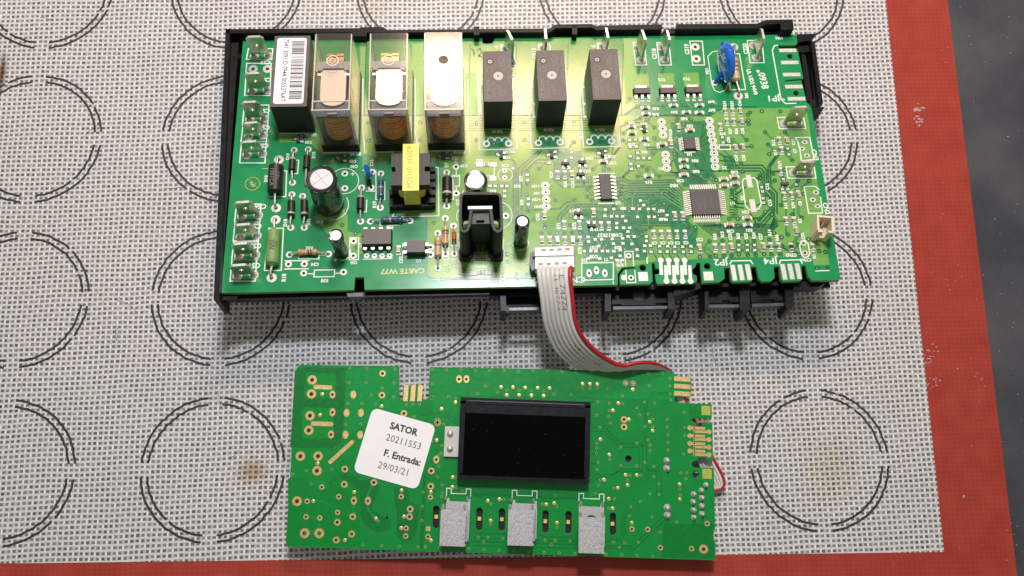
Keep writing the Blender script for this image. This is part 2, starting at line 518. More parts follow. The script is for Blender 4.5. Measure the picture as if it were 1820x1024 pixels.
def slate():
    m, n, l, b = nt('dark_worktop_vinyl')
    tc = n.new("ShaderNodeTexCoord")
    wv = n.new("ShaderNodeTexNoise")
    wv.inputs["Scale"].default_value = 9
    wv.inputs["Detail"].default_value = 6
    mp = n.new("ShaderNodeMapping")
    mp.inputs["Rotation"].default_value = (0, 0, 0.4)
    mp.inputs["Scale"].default_value = (1, 3.2, 1)
    l.new(tc.outputs["Object"], mp.inputs[0])
    l.new(mp.outputs[0], wv.inputs["Vector"])
    cl = n.new("ShaderNodeTexNoise")
    cl.inputs["Scale"].default_value = 0.35
    cl.inputs["Detail"].default_value = 7
    l.new(tc.outputs["Object"], cl.inputs["Vector"])
    cr = n.new("ShaderNodeValToRGB")
    cr.color_ramp.elements[0].position = 0.35
    cr.color_ramp.elements[1].position = 0.72
    cr.color_ramp.elements[0].color = (0.034, 0.036, 0.047, 1)
    cr.color_ramp.elements[1].color = (0.075, 0.076, 0.082, 1)
    e_ = cr.color_ramp.elements.new(0.52)
    e_.color = (0.052, 0.054, 0.066, 1)
    l.new(cl.outputs["Fac"], cr.inputs[0])
    sp = n.new("ShaderNodeTexNoise")
    sp.inputs["Scale"].default_value = 7
    sp.inputs["Detail"].default_value = 6
    l.new(tc.outputs["Object"], sp.inputs["Vector"])
    f = n.new("ShaderNodeMapRange")
    f.inputs["From Min"].default_value = 0.70
    f.inputs["From Max"].default_value = 0.86
    f.inputs["To Max"].default_value = 0.6
    l.new(sp.outputs["Fac"], f.inputs["Value"])
    mix = n.new("ShaderNodeMix")
    mix.data_type = 'RGBA'
    l.new(f.outputs[0], mix.inputs["Factor"])
    l.new(cr.outputs[0], mix.inputs["A"])
    mix.inputs["B"].default_value = (0.30, 0.30, 0.31, 1)
    l.new(mix.outputs["Result"], b.inputs["Base Color"])
    b.inputs["Roughness"].default_value = 0.48
    bp = n.new("ShaderNodeBump")
    bp.inputs["Strength"].default_value = 0.5
    bp.inputs["Distance"].default_value = 0.03
    l.new(wv.outputs["Fac"], bp.inputs["Height"])
    l.new(bp.outputs[0], b.inputs["Normal"])
    return m


M['red'] = red_silicone()
M['slate'] = slate()


# ------------------------------------------------------------------ mesh building
class MB:
    def __init__(s):
        s.v, s.f, s.m, s.slots = [], [], [], []

    def slot(s, k):
        if k not in s.slots:
            s.slots.append(k)
        return s.slots.index(k)

    def add(s, vs, fs, k):
        o = len(s.v)
        s.v += [tuple(x) for x in vs]
        i = s.slot(k)
        for f in fs:
            s.f.append([o + q for q in f])
            s.m.append(i)

    def prism(s, pts, h0, h1, k, kside=None, pts0=None):
        """closed solid from a polygon: pts at h1, pts0 (default the same) at h0"""
        n_ = len(pts)
        a = sum(pts[i][0] * pts[(i + 1) % n_][1] - pts[(i + 1) % n_][0] * pts[i][1] for i in range(n_))
        p0 = pts0 or pts
        if a < 0:
            pts = list(reversed(pts))
            p0 = list(reversed(p0))
        vs = [(p[0], p[1], h0) for p in p0] + [(p[0], p[1], h1) for p in pts]
        s.add(vs, [list(range(n_, 2 * n_)), list(reversed(range(n_)))], k)
        s.add(vs, [[i, (i + 1) % n_, n_ + (i + 1) % n_, n_ + i] for i in range(n_)], kside or k)

    def sheet(s, pts, h, k):
        n_ = len(pts)
        a = sum(pts[i][0] * pts[(i + 1) % n_][1] - pts[(i + 1) % n_][0] * pts[i][1] for i in range(n_))
        if a < 0:
            pts = list(reversed(pts))
        s.add([(p[0], p[1], h) for p in pts], [list(range(n_))], k)

    def box(s, x, y, z0, z1, wx, wy, k, rot=0.0, kside=None, taper=0.0):
        c, sn = math.cos(rot), math.sin(rot)

        def q(t):
            return [(x + c * a * (wx / 2 - t) - sn * b * (wy / 2 - t), y + sn * a * (wx / 2 - t) + c * b * (wy / 2 - t)) for a, b in ((-1, -1), (1, -1), (1, 1), (-1, 1))]
        s.prism(q(taper), z0, z1, k, kside, q(0))

    def rbox(s, x, y, z0, z1, wx, wy, r, k, rot=0.0, n=4, kside=None):
        s.prism(rrect(x, y, wx, wy, r, rot, n), z0, z1, k, kside)

    def ring(s, x, y, z, r0, r1, k, n=16, sy=1.0):
        vs = []
        for i in range(n):
            a = 2 * math.pi * i / n
            vs += [(x + r0 * math.cos(a), y + r0 * sy * math.sin(a), z), (x + r1 * math.cos(a), y + r1 * sy * math.sin(a), z)]
        s.add(vs, [[2 * i, 2 * i + 1, (2 * i + 3) % (2 * n), (2 * i + 2) % (2 * n)] for i in range(n)], k)

    def disc(s, x, y, z, r, k, n=14, sy=1.0):
        s.add([(x + r * math.cos(2 * math.pi * i / n), y + r * sy * math.sin(2 * math.pi * i / n), z) for i in range(n)], [list(range(n))], k)

    def line(s, pts, wd, z, k, closed=False):
        """flat strip of printed ink or copper along a polyline"""
        p = [Vector((q[0], q[1])) for q in pts]
        n_ = len(p)
        vs = []
        for i in range(n_):
            a = p[i] - p[i - 1] if (i or closed) else p[1] - p[0]
            b = p[(i + 1) % n_] - p[i] if (i < n_ - 1 or closed) else a
            if a.length < 1e-9:
                a = b
            if b.length < 1e-9:
                b = a
            a, b = a.normalized(), b.normalized()
            t = a + b
            if t.length < 1e-6:
                t = a
            t.normalize()
            nn = Vector((-t.y, t.x))
            k_ = wd / 2 / max(0.4, abs(nn.dot(Vector((-a.y, a.x)))))
            vs += [(p[i].x + nn.x * k_, p[i].y + nn.y * k_, z), (p[i].x - nn.x * k_, p[i].y - nn.y * k_, z)]
        e = n_ if closed else n_ - 1
        s.add(vs, [[2 * i + 1, 2 * ((i + 1) % n_) + 1, 2 * ((i + 1) % n_), 2 * i] for i in range(e)], k)

    def tube(s, pts, r, k, n=8, caps=True):
        p = [Vector(q) for q in pts]
        rs = r if isinstance(r, (list, tuple)) else [r] * len(p)
        vs, up = [], None
        for i in range(len(p)):
            t = ((p[i + 1] if i + 1 < len(p) else p[i]) - (p[i - 1] if i else p[i])).normalized()
            if up is None:
                up = Vector((0, 0, 1)) if abs(t.z) < 0.9 else Vector((1, 0, 0))
            a = (up - t * up.dot(t)).normalized()
            up = a
            b = t.cross(a)
            for j in range(n):
                q = 2 * math.pi * j / n
                vs.append(p[i] + a * rs[i] * math.cos(q) + b * rs[i] * math.sin(q))
        fs = [[i * n + j, i * n + (j + 1) % n, (i + 1) * n + (j + 1) % n, (i + 1) * n + j] for i in range(len(p) - 1) for j in range(n)]
        if caps:
            fs += [list(reversed(range(n))), [(len(p) - 1) * n + j for j in range(n)]]
        s.add(vs, fs, k)

    def lathe(s, prof, org, ax, k, n=20, ks=None):
        """prof: (radius, distance along ax) pairs; ks names a material per band"""
        ax = Vector(ax).normalized()
        a = ax.orthogonal().normalized()
        b = ax.cross(a)
        o = Vector(org)
        vs = []
        for r, t in prof:
            for j in range(n):
                q = 2 * math.pi * j / n
                vs.append(o + ax * t + (a * math.cos(q) + b * math.sin(q)) * r)
        for i in range(len(prof) - 1):
            s.add(vs[i * n:(i + 2) * n], [[j, (j + 1) % n, n + (j + 1) % n, n + j] for j in range(n)], ks[i] if ks else k)
        s.add(vs[:n], [list(reversed(range(n)))], ks[0] if ks else k)
        s.add(vs[-n:], [list(range(n))], ks[-1] if ks else k)

    def mesh(s, name):
        me = bpy.data.meshes.new(name)
        me.from_pydata([tuple(q) for q in s.v], [], s.f)
        for q in s.slots:
            me.materials.append(M[q])
        me.polygons.foreach_set("material_index", s.m)
        me.shade_smooth()
        me.set_sharp_from_angle(angle=math.radians(38))
        me.update()
        return me

    def build(s, name, parent=None, bev=0.0, stuff=False, label=None):
        o = bpy.data.objects.new(name, s.mesh(name))
        COL.objects.link(o)
        if parent is not None:
            o.parent = parent
        if bev:
            md = o.modifiers.new("edge", 'BEVEL')
            md.width = bev
            md.segments = 2
            md.limit_method = 'ANGLE'
            md.angle_limit = math.radians(50)
        if stuff:
            o["kind"] = "stuff"
        if label:
            o["label"] = label
        return o


def rrect(x, y, wx, wy, r, rot=0.0, n=4):
    c, sn = math.cos(rot), math.sin(rot)
    out = []
    for cx, cy, a0 in ((wx / 2 - r, wy / 2 - r, 0), (-wx / 2 + r, wy / 2 - r, 90), (-wx / 2 + r, -wy / 2 + r, 180), (wx / 2 - r, -wy / 2 + r, 270)):
        for i in range(n + 1):
            a = math.radians(a0 + 90 * i / n)
            px, py = cx + r * math.cos(a), cy + r * math.sin(a)
            out.append((x + c * px - sn * py, y + sn * px + c * py))
    return out


def place(name, mesh, loc, rot, parent, label=None):
    o = bpy.data.objects.new(name, mesh)
    COL.objects.link(o)
    o.parent = parent
    o.location = loc
    o.rotation_euler = (0, 0, rot)
    if label:
        o["label"] = label
    return o


def thing(name, label, cat, frame=None, loc=None, group=None):
    o = bpy.data.objects.new(name, None)
    o.empty_display_size = 0.5
    COL.objects.link(o)
    if frame:
        o.matrix_world = frame.M
    elif loc is not None:
        o.location = loc
    o["label"], o["category"] = label, cat
    if group:
        o["group"] = group
    return o


def sub(name, parent, loc=(0, 0, 0), label=None):
    o = bpy.data.objects.new(name, None)
    o.empty_display_size = 0.2
    COL.objects.link(o)
    o.parent = parent
    o.location = loc
    if label:
        o["label"] = label
    return o


# ------------------------------------------------------------------ lettering: collected, meshed once, added to their print
TEXTS = []


def text(mb, k, s_, l, size, rot, bold=0.0, sx=1.0, align='CENTER', warp=None):
    TEXTS.append((mb, k, s_, Vector(l), size, math.radians(rot), bold, sx, align, warp))


def set_texts():
    obs = []
    for (mb, k, s_, l, size, rot, bold, sx, align, warp) in TEXTS:
        c = bpy.data.curves.new("t", 'FONT')
        c.body = s_
        c.size = size
        c.resolution_u = 2
        c.align_x = align
        c.align_y = 'CENTER'
        c.offset = bold
        o = bpy.data.objects.new("t", c)
        COL.objects.link(o)
        obs.append(o)
    dg = bpy.context.evaluated_depsgraph_get()
    dg.update()
    for o, (mb, k, s_, l, size, rot, bold, sx, align, warp) in zip(obs, TEXTS):
        ev = o.evaluated_get(dg)
        me = ev.to_mesh()
        ca, sa = math.cos(rot), math.sin(rot)
        vs = []
        for q in me.vertices:
            x, y = q.co.x * sx, q.co.y
            p = (l.x + ca * x - sa * y, l.y + sa * x + ca * y, l.z)
            vs.append(warp(p) if warp else p)
        mb.add(vs, [list(p.vertices) for p in me.polygons], k)
        ev.to_mesh_clear()
    for o in obs:
        c = o.data
        bpy.data.objects.remove(o)
        bpy.data.curves.remove(c)
    TEXTS.clear()


S = 1 / 53.0          # centimetres per photo pixel on the boards

# ------------------------------------------------------------------ worktop and baking mat
mb = MB()
mb.box(10, 8, -3.0, -0.08, 150, 120, 'slate')
o = mb.build("worktop")
o["kind"] = "structure"

matt = thing("baking_mat", "pale woven silicone baking mat with red border and printed rings, lying under both boards", "mat", loc=(0, 0, 0))
IX0, IX1, IY0, IY1 = -22.0, 24.37, -2.99, 26.0
RB = 2.39
mb = MB()


def matline(x):          # the lower inner edge runs very slightly downhill to the right
    return -2.94 - 0.0062 * x


mb.prism([(IX0, matline(IX0)), (IX1, matline(IX1)), (IX1, IY1), (IX0, IY1)], -0.075, 0.0, 'weave')
mb.build("woven_sheet", matt)
mb = MB()
mb.prism([(IX1 + 0.0005, matline(IX1) - RB), (IX1 + RB, matline(IX1) - RB), (IX1 + RB, IY1 + RB), (IX1 + 0.0005, IY1 + RB)], -0.078, 0.006, 'red')
mb.prism([(IX0 - RB, matline(IX0) - RB), (IX1, matline(IX1) - RB), (IX1, matline(IX1) - 0.0005), (IX0 - RB, matline(IX0) - 0.0005)], -0.078, 0.006, 'red')
mb.prism([(IX0 - RB, matline(IX0)), (IX0 - 0.0005, matline(IX0)), (IX0 - 0.0005, IY1 + RB), (IX0 - RB, IY1 + RB)], -0.078, 0.006, 'red')
mb.prism([(IX0, IY1 + 0.0005), (IX1, IY1 + 0.0005), (IX1, IY1 + RB), (IX0, IY1 + RB)], -0.078, 0.006, 'red')
mb.build("red_border", matt)
rnd = random.Random(3)
for row in range(4):
    for c in range(-1, 4):
        cx, cy = c * 6.8 - 6.8 + 6.8, row * 5.813
        if c == -1:
            cx = -6.87
        mb = MB()
        for rr in (2.365, 2.150):
            for q in range(4):
                a0, a1 = q * 90 + 6.1 + rnd.uniform(-.6, .6), q * 90 + 83.9 + rnd.uniform(-.6, .6)
                pts = []
                n_ = 26
                skip = rnd.randint(4, 22) if rnd.random() < 0.35 else -1
                for i in range(n_ + 1):
                    a = math.radians(a0 + (a1 - a0) * i / n_)
                    r_ = rr + rnd.uniform(-.018, .018)
                    pts.append((cx + r_ * math.cos(a), cy + r_ * math.sin(a)))
                    if i == skip and len(pts) > 2:
                        mb.line(pts, 0.080, 0.002, 'ring')
                        pts = []
                if len(pts) > 1:
                    mb.line(pts, 0.080, 0.002, 'ring')
        mb.build("printed_ring", matt)
# smears and specks lying on the red border and the weave
mb = MB()
sm = random.Random(11)
for (px, py, n_, sp_, sz) in ((1632, 193, 14, 6, .10), (1634, 212, 18, 9, .07), (1650, 625, 16, 12, .05), (1657, 676, 14, 12, .055), (1651, 640, 14, 8, .05), (1672, 560, 14, 16, .03), (1742, 672, 8, 14, .035), (1690, 503, 6, 14, .03), (1712, 883, 3, 2, .05), (1480, 270, 6, 60, .02)):
    for _ in range(n_):
        g = ground(px + sm.gauss(0, sp_ * .6), py + sm.gauss(0, sp_ * .6), 0.009)
        k = sz * sm.uniform(.4, 1.1)
        mb.prism([(g.x + k * sm.uniform(.5, 1) * math.cos(a), g.y + k * .6 * sm.uniform(.5, 1) * math.sin(a)) for a in (0, 1.1, 2.2, 3.3, 4.4, 5.4)], 0.0065, 0.0065 + sm.uniform(.004, .012), 'smear')
for _ in range(95):
    px, py = sm.uniform(1560, 1815), sm.uniform(5, 1020)
    g = ground(px, py)
    if g.x < IX1 + 0.05 and sm.random() < .7:
        continue
    z = 0.0065 if g.x < IX1 + RB else -0.079
    k = sm.uniform(.012, .03)
    mb.prism([(g.x + k * sm.uniform(.5, 1.4) * math.cos(a), g.y + k * sm.uniform(.5, 1) * math.sin(a)) for a in (0, 1.5, 3, 4.6)], z, z + k * .6, 'smear')
o = mb.build("dust_specks", matt, stuff=True)
mb = MB()
for _ in range(60):
    px, py = sm.uniform(5, 1600), sm.uniform(5, 985)
    g = ground(px, py)
    a = sm.uniform(0, 6.3)
    ln = sm.uniform(.05, .22)
    cv = sm.uniform(-.9, .9)
    pts = [(g.x + ln * (k - 2) * math.cos(a + cv * k * .25), g.y + ln * (k - 2) * math.sin(a + cv * k * .25), .012) for k in range(5)]
    mb.tube(pts, sm.uniform(.004, .007), sm.choice(('smear', 'print2', 'print2', 'ink')), 4)
mb.build("lint_fibres", matt, stuff=True)

# ------------------------------------------------------------------ main board
board = thing("control_board", "long green main circuit board crowded with relays, seated in the black plastic tray", "circuit board", frame=B)
H = MB()            # white legend print
ZP, ZG, ZI, ZT, ZH = 0.004, 0.007, 0.010, 0.0115, 0.0135


def P(px, py, h=0.0):
    return B.L(px, py, h)


def PL(pts, h=0.0):
    return [tuple(B.L(a, b, h)[:2]) for a, b in pts]


def panel(mb, outer, holes, h0, h1, ktop, kside, mp=None):
    """flat sheet of real thickness with real holes"""
    loops = [outer] + holes
    flat = [p for lp in loops for p in lp]
    tr = tessellate_polygon([[Vector((p[0], p[1], 0)) for p in lp] for lp in loops])
    f = mp or (lambda x, y, z: (x, y, z))
    n_ = len(flat)
    top = [f(p[0], p[1], h1) for p in flat]
    bot = [f(p[0], p[1], h0) for p in flat]
    fs = []
    for t in tr:
        a, b, c = (flat[i] for i in t)
        ar = (b[0] - a[0]) * (c[1] - a[1]) - (b[1] - a[1]) * (c[0] - a[0])
        if abs(ar) < 1e-12:
            continue
        t = list(t) if ar > 0 else list(reversed(t))
        fs += [t, [n_ + i for i in reversed(t)]]
    mb.add(top + bot, fs, ktop)
    o_ = 0
    fs = []
    for q, lp in enumerate(loops):
        m_ = len(lp)
        ar = sum(lp[i][0] * lp[(i + 1) % m_][1] - lp[(i + 1) % m_][0] * lp[i][1] for i in range(m_))
        for i in range(m_):
            a, b = o_ + i, o_ + (i + 1) % m_
            ccw = (ar > 0) == (q == 0)
            fs.append([n_ + a, n_ + b, b, a] if ccw else [n_ + b, n_ + a, a, b])
        o_ += m_
    mb.add(top + bot, fs, kside)


def circ(px, py, rpx, fr=B, n=16):
    c = fr.L(px, py)
    return [(c.x + rpx * S * math.cos(2 * math.pi * i / n), c.y + rpx * S * math.sin(2 * math.pi * i / n)) for i in range(n)]


OUT = [(393, 521), (629, 515.5), (631, 493), (647, 492.5), (648, 515), (900, 510), (1098, 506.5), (1098, 487), (1106, 476), (1128, 474), (1129, 477), (1109, 479.5), (1101.5, 489), (1102, 506),
       (1154, 505), (1160, 500), (1158.5, 468), (1163.5, 468), (1165, 477), (1172, 478.5), (1172.5, 486), (1164, 488), (1166, 501), (1169, 505),
       (1235, 503), (1239, 498), (1238, 490), (1232, 487.5), (1230, 480), (1236, 474), (1238, 467.5), (1244.5, 467.5), (1248, 503),
       (1279, 501.5), (1288, 495), (1287, 476.5), (1297, 476), (1299, 498), (1303, 502), (1335, 500.5), (1337.5, 497), (1334.5, 474.5), (1344, 474), (1349, 496), (1355, 500.5), (1370, 500),
       (1377, 494), (1375, 474), (1385.5, 473.5), (1388, 497), (1392, 500.5), (1423, 499), (1426, 496), (1424, 472.5), (1432, 472), (1436, 491), (1443, 498.5), (1492, 498), (1494, 495),
       (1442, 191), (1438, 185), (1434, 182), (1424, 143), (1396, 145), (1396, 142), (1428, 140), (1418, 89), (1414, 86), (1384, 86.5), (1384, 81), (1414, 80.5), (1417.5, 77), (1415, 61.5),
       (1330, 62.5), (880, 67.5), (875, 77), (866, 78), (858, 77), (857, 68), (660, 70.5), (656, 91), (641, 91), (642, 71), (432, 73)]
mb = MB()
panel(mb, PL(OUT), [circ(1404, 100, 5.5), circ(1415, 165.5, 5.5), circ(1142.5, 476, 6), circ(1257, 473, 6)], -0.16, 0.0, 'mask', 'edge')
mb.build("circuit_panel", board)

# copper under the mask reads paler
mb = MB()
ZQ = 0.002
for pts, k in (
        ([(497, 236), (497, 253), (549, 253), (572, 275), (661, 275), (671, 283), (700, 283), (700, 380), (757, 384), (758, 490), (767, 497), (893, 495), (1034, 492), (1034, 468), (1090, 467), (1098, 484), (1104, 475), (1128, 472.5), (1160, 465), (1290, 458), (1444, 456), (1446, 472), (1474, 471), (1436, 208), (1433, 192), (1285, 193), (1262, 206), (1100, 206), (640, 206), (640, 236)], 'pour'),
        ([(640, 74), (640, 205), (750, 205), (830, 204.8), (1104, 204), (1134, 186), (1134, 68), (900, 70), (880, 71), (878, 80), (855, 80), (854, 72), (660, 73)], 'pour2'),
        ([(556, 385), (600, 370), (618, 372), (618, 412), (650, 418), (652, 452), (640, 452), (600, 436)], 'pour'),
        ([(1126, 132), (1152, 131), (1154, 153), (1127, 154)], 'pour'), ([(1169, 131), (1197, 130), (1200, 153), (1171, 154)], 'pour'), ([(1214, 130), (1241, 129), (1244, 152), (1216, 153)], 'pour'),
        ([(732, 78), (752, 77), (752, 204), (735, 204)], 'hatch'), ([(826, 130), (848, 129), (850, 204), (828, 204)], 'hatch'), ([(1108, 68), (1132, 67), (1130, 178), (1112, 186)], 'hatch'), ([(640, 74), (650, 74), (648, 204), (640, 204)], 'hatch'),
        ([(498, 74), (560, 74), (552, 205), (497, 206)], 'pour2'), ([(556, 74), (640, 73), (640, 205), (556, 206)], 'pour2')):
    ZQ += 0.0003
    mb.sheet(PL(pts), ZQ, k)
mb.build("copper_pour", board, stuff=True)

T = MB()            # gaps and tracks


def gap(pts, wpx=2.2, k='gap'):
    T.line(PL(pts), (wpx * 1.25 + .3) * S, ZG + (0.0008 if k == 'trace' else 0), k)


for patch in ([(985, 270), (1033, 268), (1036, 282), (1013, 305), (1010, 322), (986, 322), (983, 300)], [(1108, 352), (1200, 345), (1222, 392), (1240, 408), (1238, 440), (1200, 436), (1190, 398), (1112, 396)],
              [(1022, 372), (1108, 370), (1140, 398), (1150, 430), (1150, 462), (1038, 464), (1034, 420), (1022, 404)], [(862, 246), (912, 245), (912, 262), (862, 263)], [(954, 245), (1004, 244), (1005, 260), (955, 261)],  # relay-wide patches: coil isolation with the shading before the relays painted in
              [(1046, 243), (1096, 242), (1097, 258), (1047, 259)], [(1192, 218), (1258, 214), (1264, 262), (1274, 300), (1250, 332), (1214, 332), (1196, 282)], [(767, 338), (782, 338), (782, 290), (765, 284)],
              [(1284, 278), (1304, 282), (1310, 296), (1290, 298)]):
    ZQ += 0.00015
    T.sheet(PL(patch), ZQ, 'gap2')
for pts in ([(957, 268), (921, 300), (921, 402)], [(963, 268), (927, 302), (927, 400)], [(976, 284), (955, 284), (935, 304), (928, 306)], [(1020, 357), (1006, 360), (995, 371), (940, 374), (937, 366)],
            [(1100, 363), (1012, 364), (992, 384), (991, 398)], [(1098, 367), (1016, 368), (998, 386), (997, 392)], [(896, 280), (912, 285), (917, 292), (917, 420)], [(913, 290), (912, 430), (905, 440)],
            [(982, 305), (983, 318), (998, 332), (1056, 332)], [(1056, 324), (1000, 324)], [(1071, 293), (1071, 306)], [(1075, 293), (1075, 306)], [(1091, 258), (1087, 274)], [(1101, 262), (1080, 287)],
            [(1143, 205), (1138, 210), (1102, 226), (1102, 262), (1080, 290)], [(1160, 204), (1148, 218), (1110, 218)], [(1153, 252), (1153, 262), (1192, 262)], [(1149, 250), (1150, 266), (1190, 266)],
            [(1286, 294), (1355, 294), (1362, 302), (1362, 336), (1372, 346), (1372, 376), (1352, 398), (1250, 402)], [(1282, 299), (1352, 299), (1358, 305), (1358, 340), (1368, 350), (1368, 372), (1348, 394)],
            [(1276, 304), (1350, 304), (1354, 308), (1354, 330)], [(1379, 277), (1365, 296), (1366, 336), (1376, 345), (1376, 378), (1356, 402), (1290, 405)], [(1384, 275), (1369, 296), (1370, 332), (1381, 343), (1381, 380)],
            [(1278, 262), (1300, 262), (1336, 261)], [(1272, 270), (1288, 278), (1298, 280)], [(1272, 285), (1302, 287)], [(1232, 285), (1240, 302), (1262, 305), (1282, 304)], [(1226, 280), (1236, 294), (1250, 305)],
            [(1204, 270), (1204, 282), (1192, 288), (1192, 305)], [(1247, 246), (1250, 220), (1258, 214)], [(1244, 251), (1254, 232), (1258, 228)], [(1244, 256), (1262, 240)], [(1244, 262), (1262, 252)],
            [(1242, 266), (1252, 282), (1256, 296)], [(1238, 268), (1248, 286), (1252, 300), (1256, 302)], [(1200, 205), (1218, 208), (1236, 220), (1246, 218)], [(1165, 206), (1196, 204), (1208, 212)],
            [(1045, 393), (1080, 393), (1130, 393), (1138, 397), (1200, 397), (1216, 392)], [(1045, 396.5), (1128, 397), (1136, 401), (1200, 401)], [(1128, 404), (1133, 440), (1124, 452)], [(1030, 408), (1042, 420), (1040, 440)],
            [(1298, 340), (1306, 338), (1320, 324)], [(1298, 345), (1310, 345), (1326, 332)], [(1298, 352), (1312, 362), (1330, 362)], [(1298, 358), (1308, 368), (1322, 370)], [(1338, 318), (1350, 316)], [(1344, 366), (1356, 360)],
            [(1034, 490), (893, 493.5), (767, 495.5), (759, 489), (758, 386)], [(1392, 441), (1402, 446), (1420, 452)], [(1330, 376), (1342, 392), (1344, 400)]):
    gap(pts)
for i in range(7):
    gap([(1094, 316 + 6.4 * i), (1108, 316 + 6.4 * i), (1118, 322 + 4.2 * i), (1197 - 3 * i, 320 + 4.4 * i), (1214, 338 + 5 * i)], 1.6)
    gap([(1094, 319 + 6.4 * i), (1107, 319 + 6.4 * i), (1117, 324 + 4.2 * i), (1195 - 3 * i, 322.2 + 4.4 * i), (1212, 341 + 5 * i)], 1.0, 'trace')
for i in range(8):
    gap([(1238 + 4.2 * i, 395), (1240 + 4.2 * i, 399), (1268 + 2.5 * i, 420 - 2.7 * i), (1364 + i, 418 - 2.7 * i), (1384 - i, 400 - 2.7 * i)], 1.3)
    gap([(1229 + 4.2 * i, 332), (1226 + 4.2 * i, 322), (1216 + 3.4 * i, 312), (1190 + 3.4 * i, 306)], 1.3)
for i in range(9):
    gap([(1296, 338 + 5 * i), (1304, 338 + 5 * i), (1312, 344 + 5 * i)], 1.4)
    gap([(1211, 338 + 5 * i), (1200, 338 + 5 * i), (1186, 330 + 6 * i), (1170 - 2 * i, 332 + 6 * i)], 1.3)
for i in range(5):
    x = 1162 + 13.5 * i
    gap([(x, 424), (x, 432), (x + 3, 438)], 1.4)
    gap([(x + 1, 452), (x + 4, 458), (x + 8, 466)], 1.4)
    gap([(1000 + 15 * i, 418), (1001 + 15 * i, 409)], 1.4)
# relay zone: solid and hatched copper borders
gap([(640, 205.5), (1110, 205), (1135, 188), (1345, 190)], 1.6)
gap([(1140, 206), (1262, 206), (1284, 192.5)], 1.6)
for x in (497, 558, 647, 752, 832, 914, 1006, 1104):
    gap([(x + 4, 78), (x, 205)], 1.2)
for i in range(7):
    gap([(830, 206 + 4.4 * i), (940, 206 + 4.4 * i), (1050, 205.5 + 4.4 * i)], 0.9)
gap([(1145, 110), (1146, 132)], 3)
for i in range(3):
    x = 1130 + 46 * i
    gap([(x, 184), (x + 6, 190), (x + 12, 192)], 1.8, 'trace')
    gap([(x + 24, 183), (x + 23, 190)], 1.8, 'trace')
gap([(1264, 200), (1280, 200), (1290, 206)], 1.8, 'trace')

# vias: a dark clearance ring with a pale speck
V = MB()
VIAS = [(847, 219), (847, 249), (932, 218), (932, 249), (1020, 216), (1020, 253), (747, 218), (747, 249), (655, 219), (655, 250), (976, 255), (1068, 253), (878, 256), (890, 256), (771, 396), (796, 481), (822, 480), (880, 480),
        (898, 351), (900, 452), (902, 465), (912, 437), (920, 497), (948, 391), (937, 468), (937, 487), (918, 487), (902, 452), (987, 356), (1021, 356), (1048, 317), (1054, 301), (1082, 301), (1120, 280), (1150, 302), (1160, 272),
        (1163, 246), (1163, 227), (1138, 211), (1150, 213), (1108, 237), (1108, 250), (1147, 317), (1133, 314), (1172, 314), (1104, 318), (1098, 324), (1104, 331), (1098, 337), (1104, 343), (1098, 349), (1107, 355), (1050, 332), (1045, 338),
        (1052, 344), (1044, 350), (1052, 356), (1128, 345), (1150, 348), (1160, 348), (1176, 344), (1190, 345), (1170, 358), (1180, 362), (1186, 366), (1154, 363), (1134, 365), (958, 300), (937, 304), (936, 346), (939, 374), (937, 328),
        (1014, 384), (1014, 400), (968, 400), (968, 405), (962, 415), (977, 415), (990, 415), (1003, 414), (1017, 414), (1031, 413), (1044, 438), (1080, 425), (1078, 436), (1132, 408), (1147, 408), (1141, 416), (1156, 405), (1133, 434),
        (1110, 443), (1120, 443), (1115, 387), (1118, 376), (1360, 235), (1395, 235), (1302, 249), (1327, 249), (1365, 257), (1367, 274), (1317, 291), (1333, 200), (1354, 198), (1387, 198), (1329, 204), (1330, 214), (1331, 221), (1350, 312),
        (1320, 305), (1297, 305), (1317, 262), (1336, 260), (1299, 280), (1303, 286), (1351, 317), (1350, 317), (1374, 309), (1394, 302), (1377, 321), (1418, 321), (1438, 322), (1408, 285), (1362, 347), (1428, 345), (1388, 365), (1374, 373),
        (1360, 377), (1349, 390), (1348, 400), (1372, 382), (1400, 417), (1424, 417), (1437, 425), (1408, 381), (1425, 387), (1376, 415), (1390, 437), (1418, 435), (1389, 422), (1367, 426), (1312, 429), (1327, 429), (1340, 428), (1284, 428),
        (1313, 452), (1329, 453), (1343, 453), (1358, 452), (1371, 452), (1387, 452), (1420, 452), (1456, 446), (1467, 448), (1452, 477), (1471, 476), (1262, 456), (1272, 455), (1286, 455), (1300, 454), (1244, 457), (1261, 429), (1296, 389),
        (1311, 389), (1303, 384), (1280, 401), (1312, 401), (1346, 401), (1223, 404), (1236, 404), (1222, 388), (1229, 314), (1246, 313), (1257, 313), (1268, 313), (1273, 320), (1245, 322), (1204, 312), (1199, 274), (1233, 276), (1301, 338),
        (1306, 354), (1362, 331), (1192, 260), (1215, 220), (1206, 240), (1203, 214), (1228, 213), (1262, 200), (1265, 187), (1212, 182), (1263, 181), (1119, 176), (1133, 190), (1170, 177), (1179, 189), (870, 420), (905, 392), (899, 372), (896, 362),
        (784, 294), (820, 292), (780, 360), (757, 297), (1148, 394), (600, 376), (617, 376), (608, 400), (632, 415), (634, 440), (580, 396), (1170, 383), (1180, 384)]
for q, (x, y) in enumerate(VIAS):
    c = P(x, y)
    r = 4.3 * S
    V.ring(c.x, c.y, ZG + 0.0012, r * 0.50, r, 'gap', 10)
    V.disc(c.x, c.y, ZG + 0.0018, 0.9 * S, 'hole' if q % 3 else 'tin', 6)
V.build("via_ring", board, stuff=True)

# ------------------------------------------------------------------ solder pads of the main board
_pc = {}


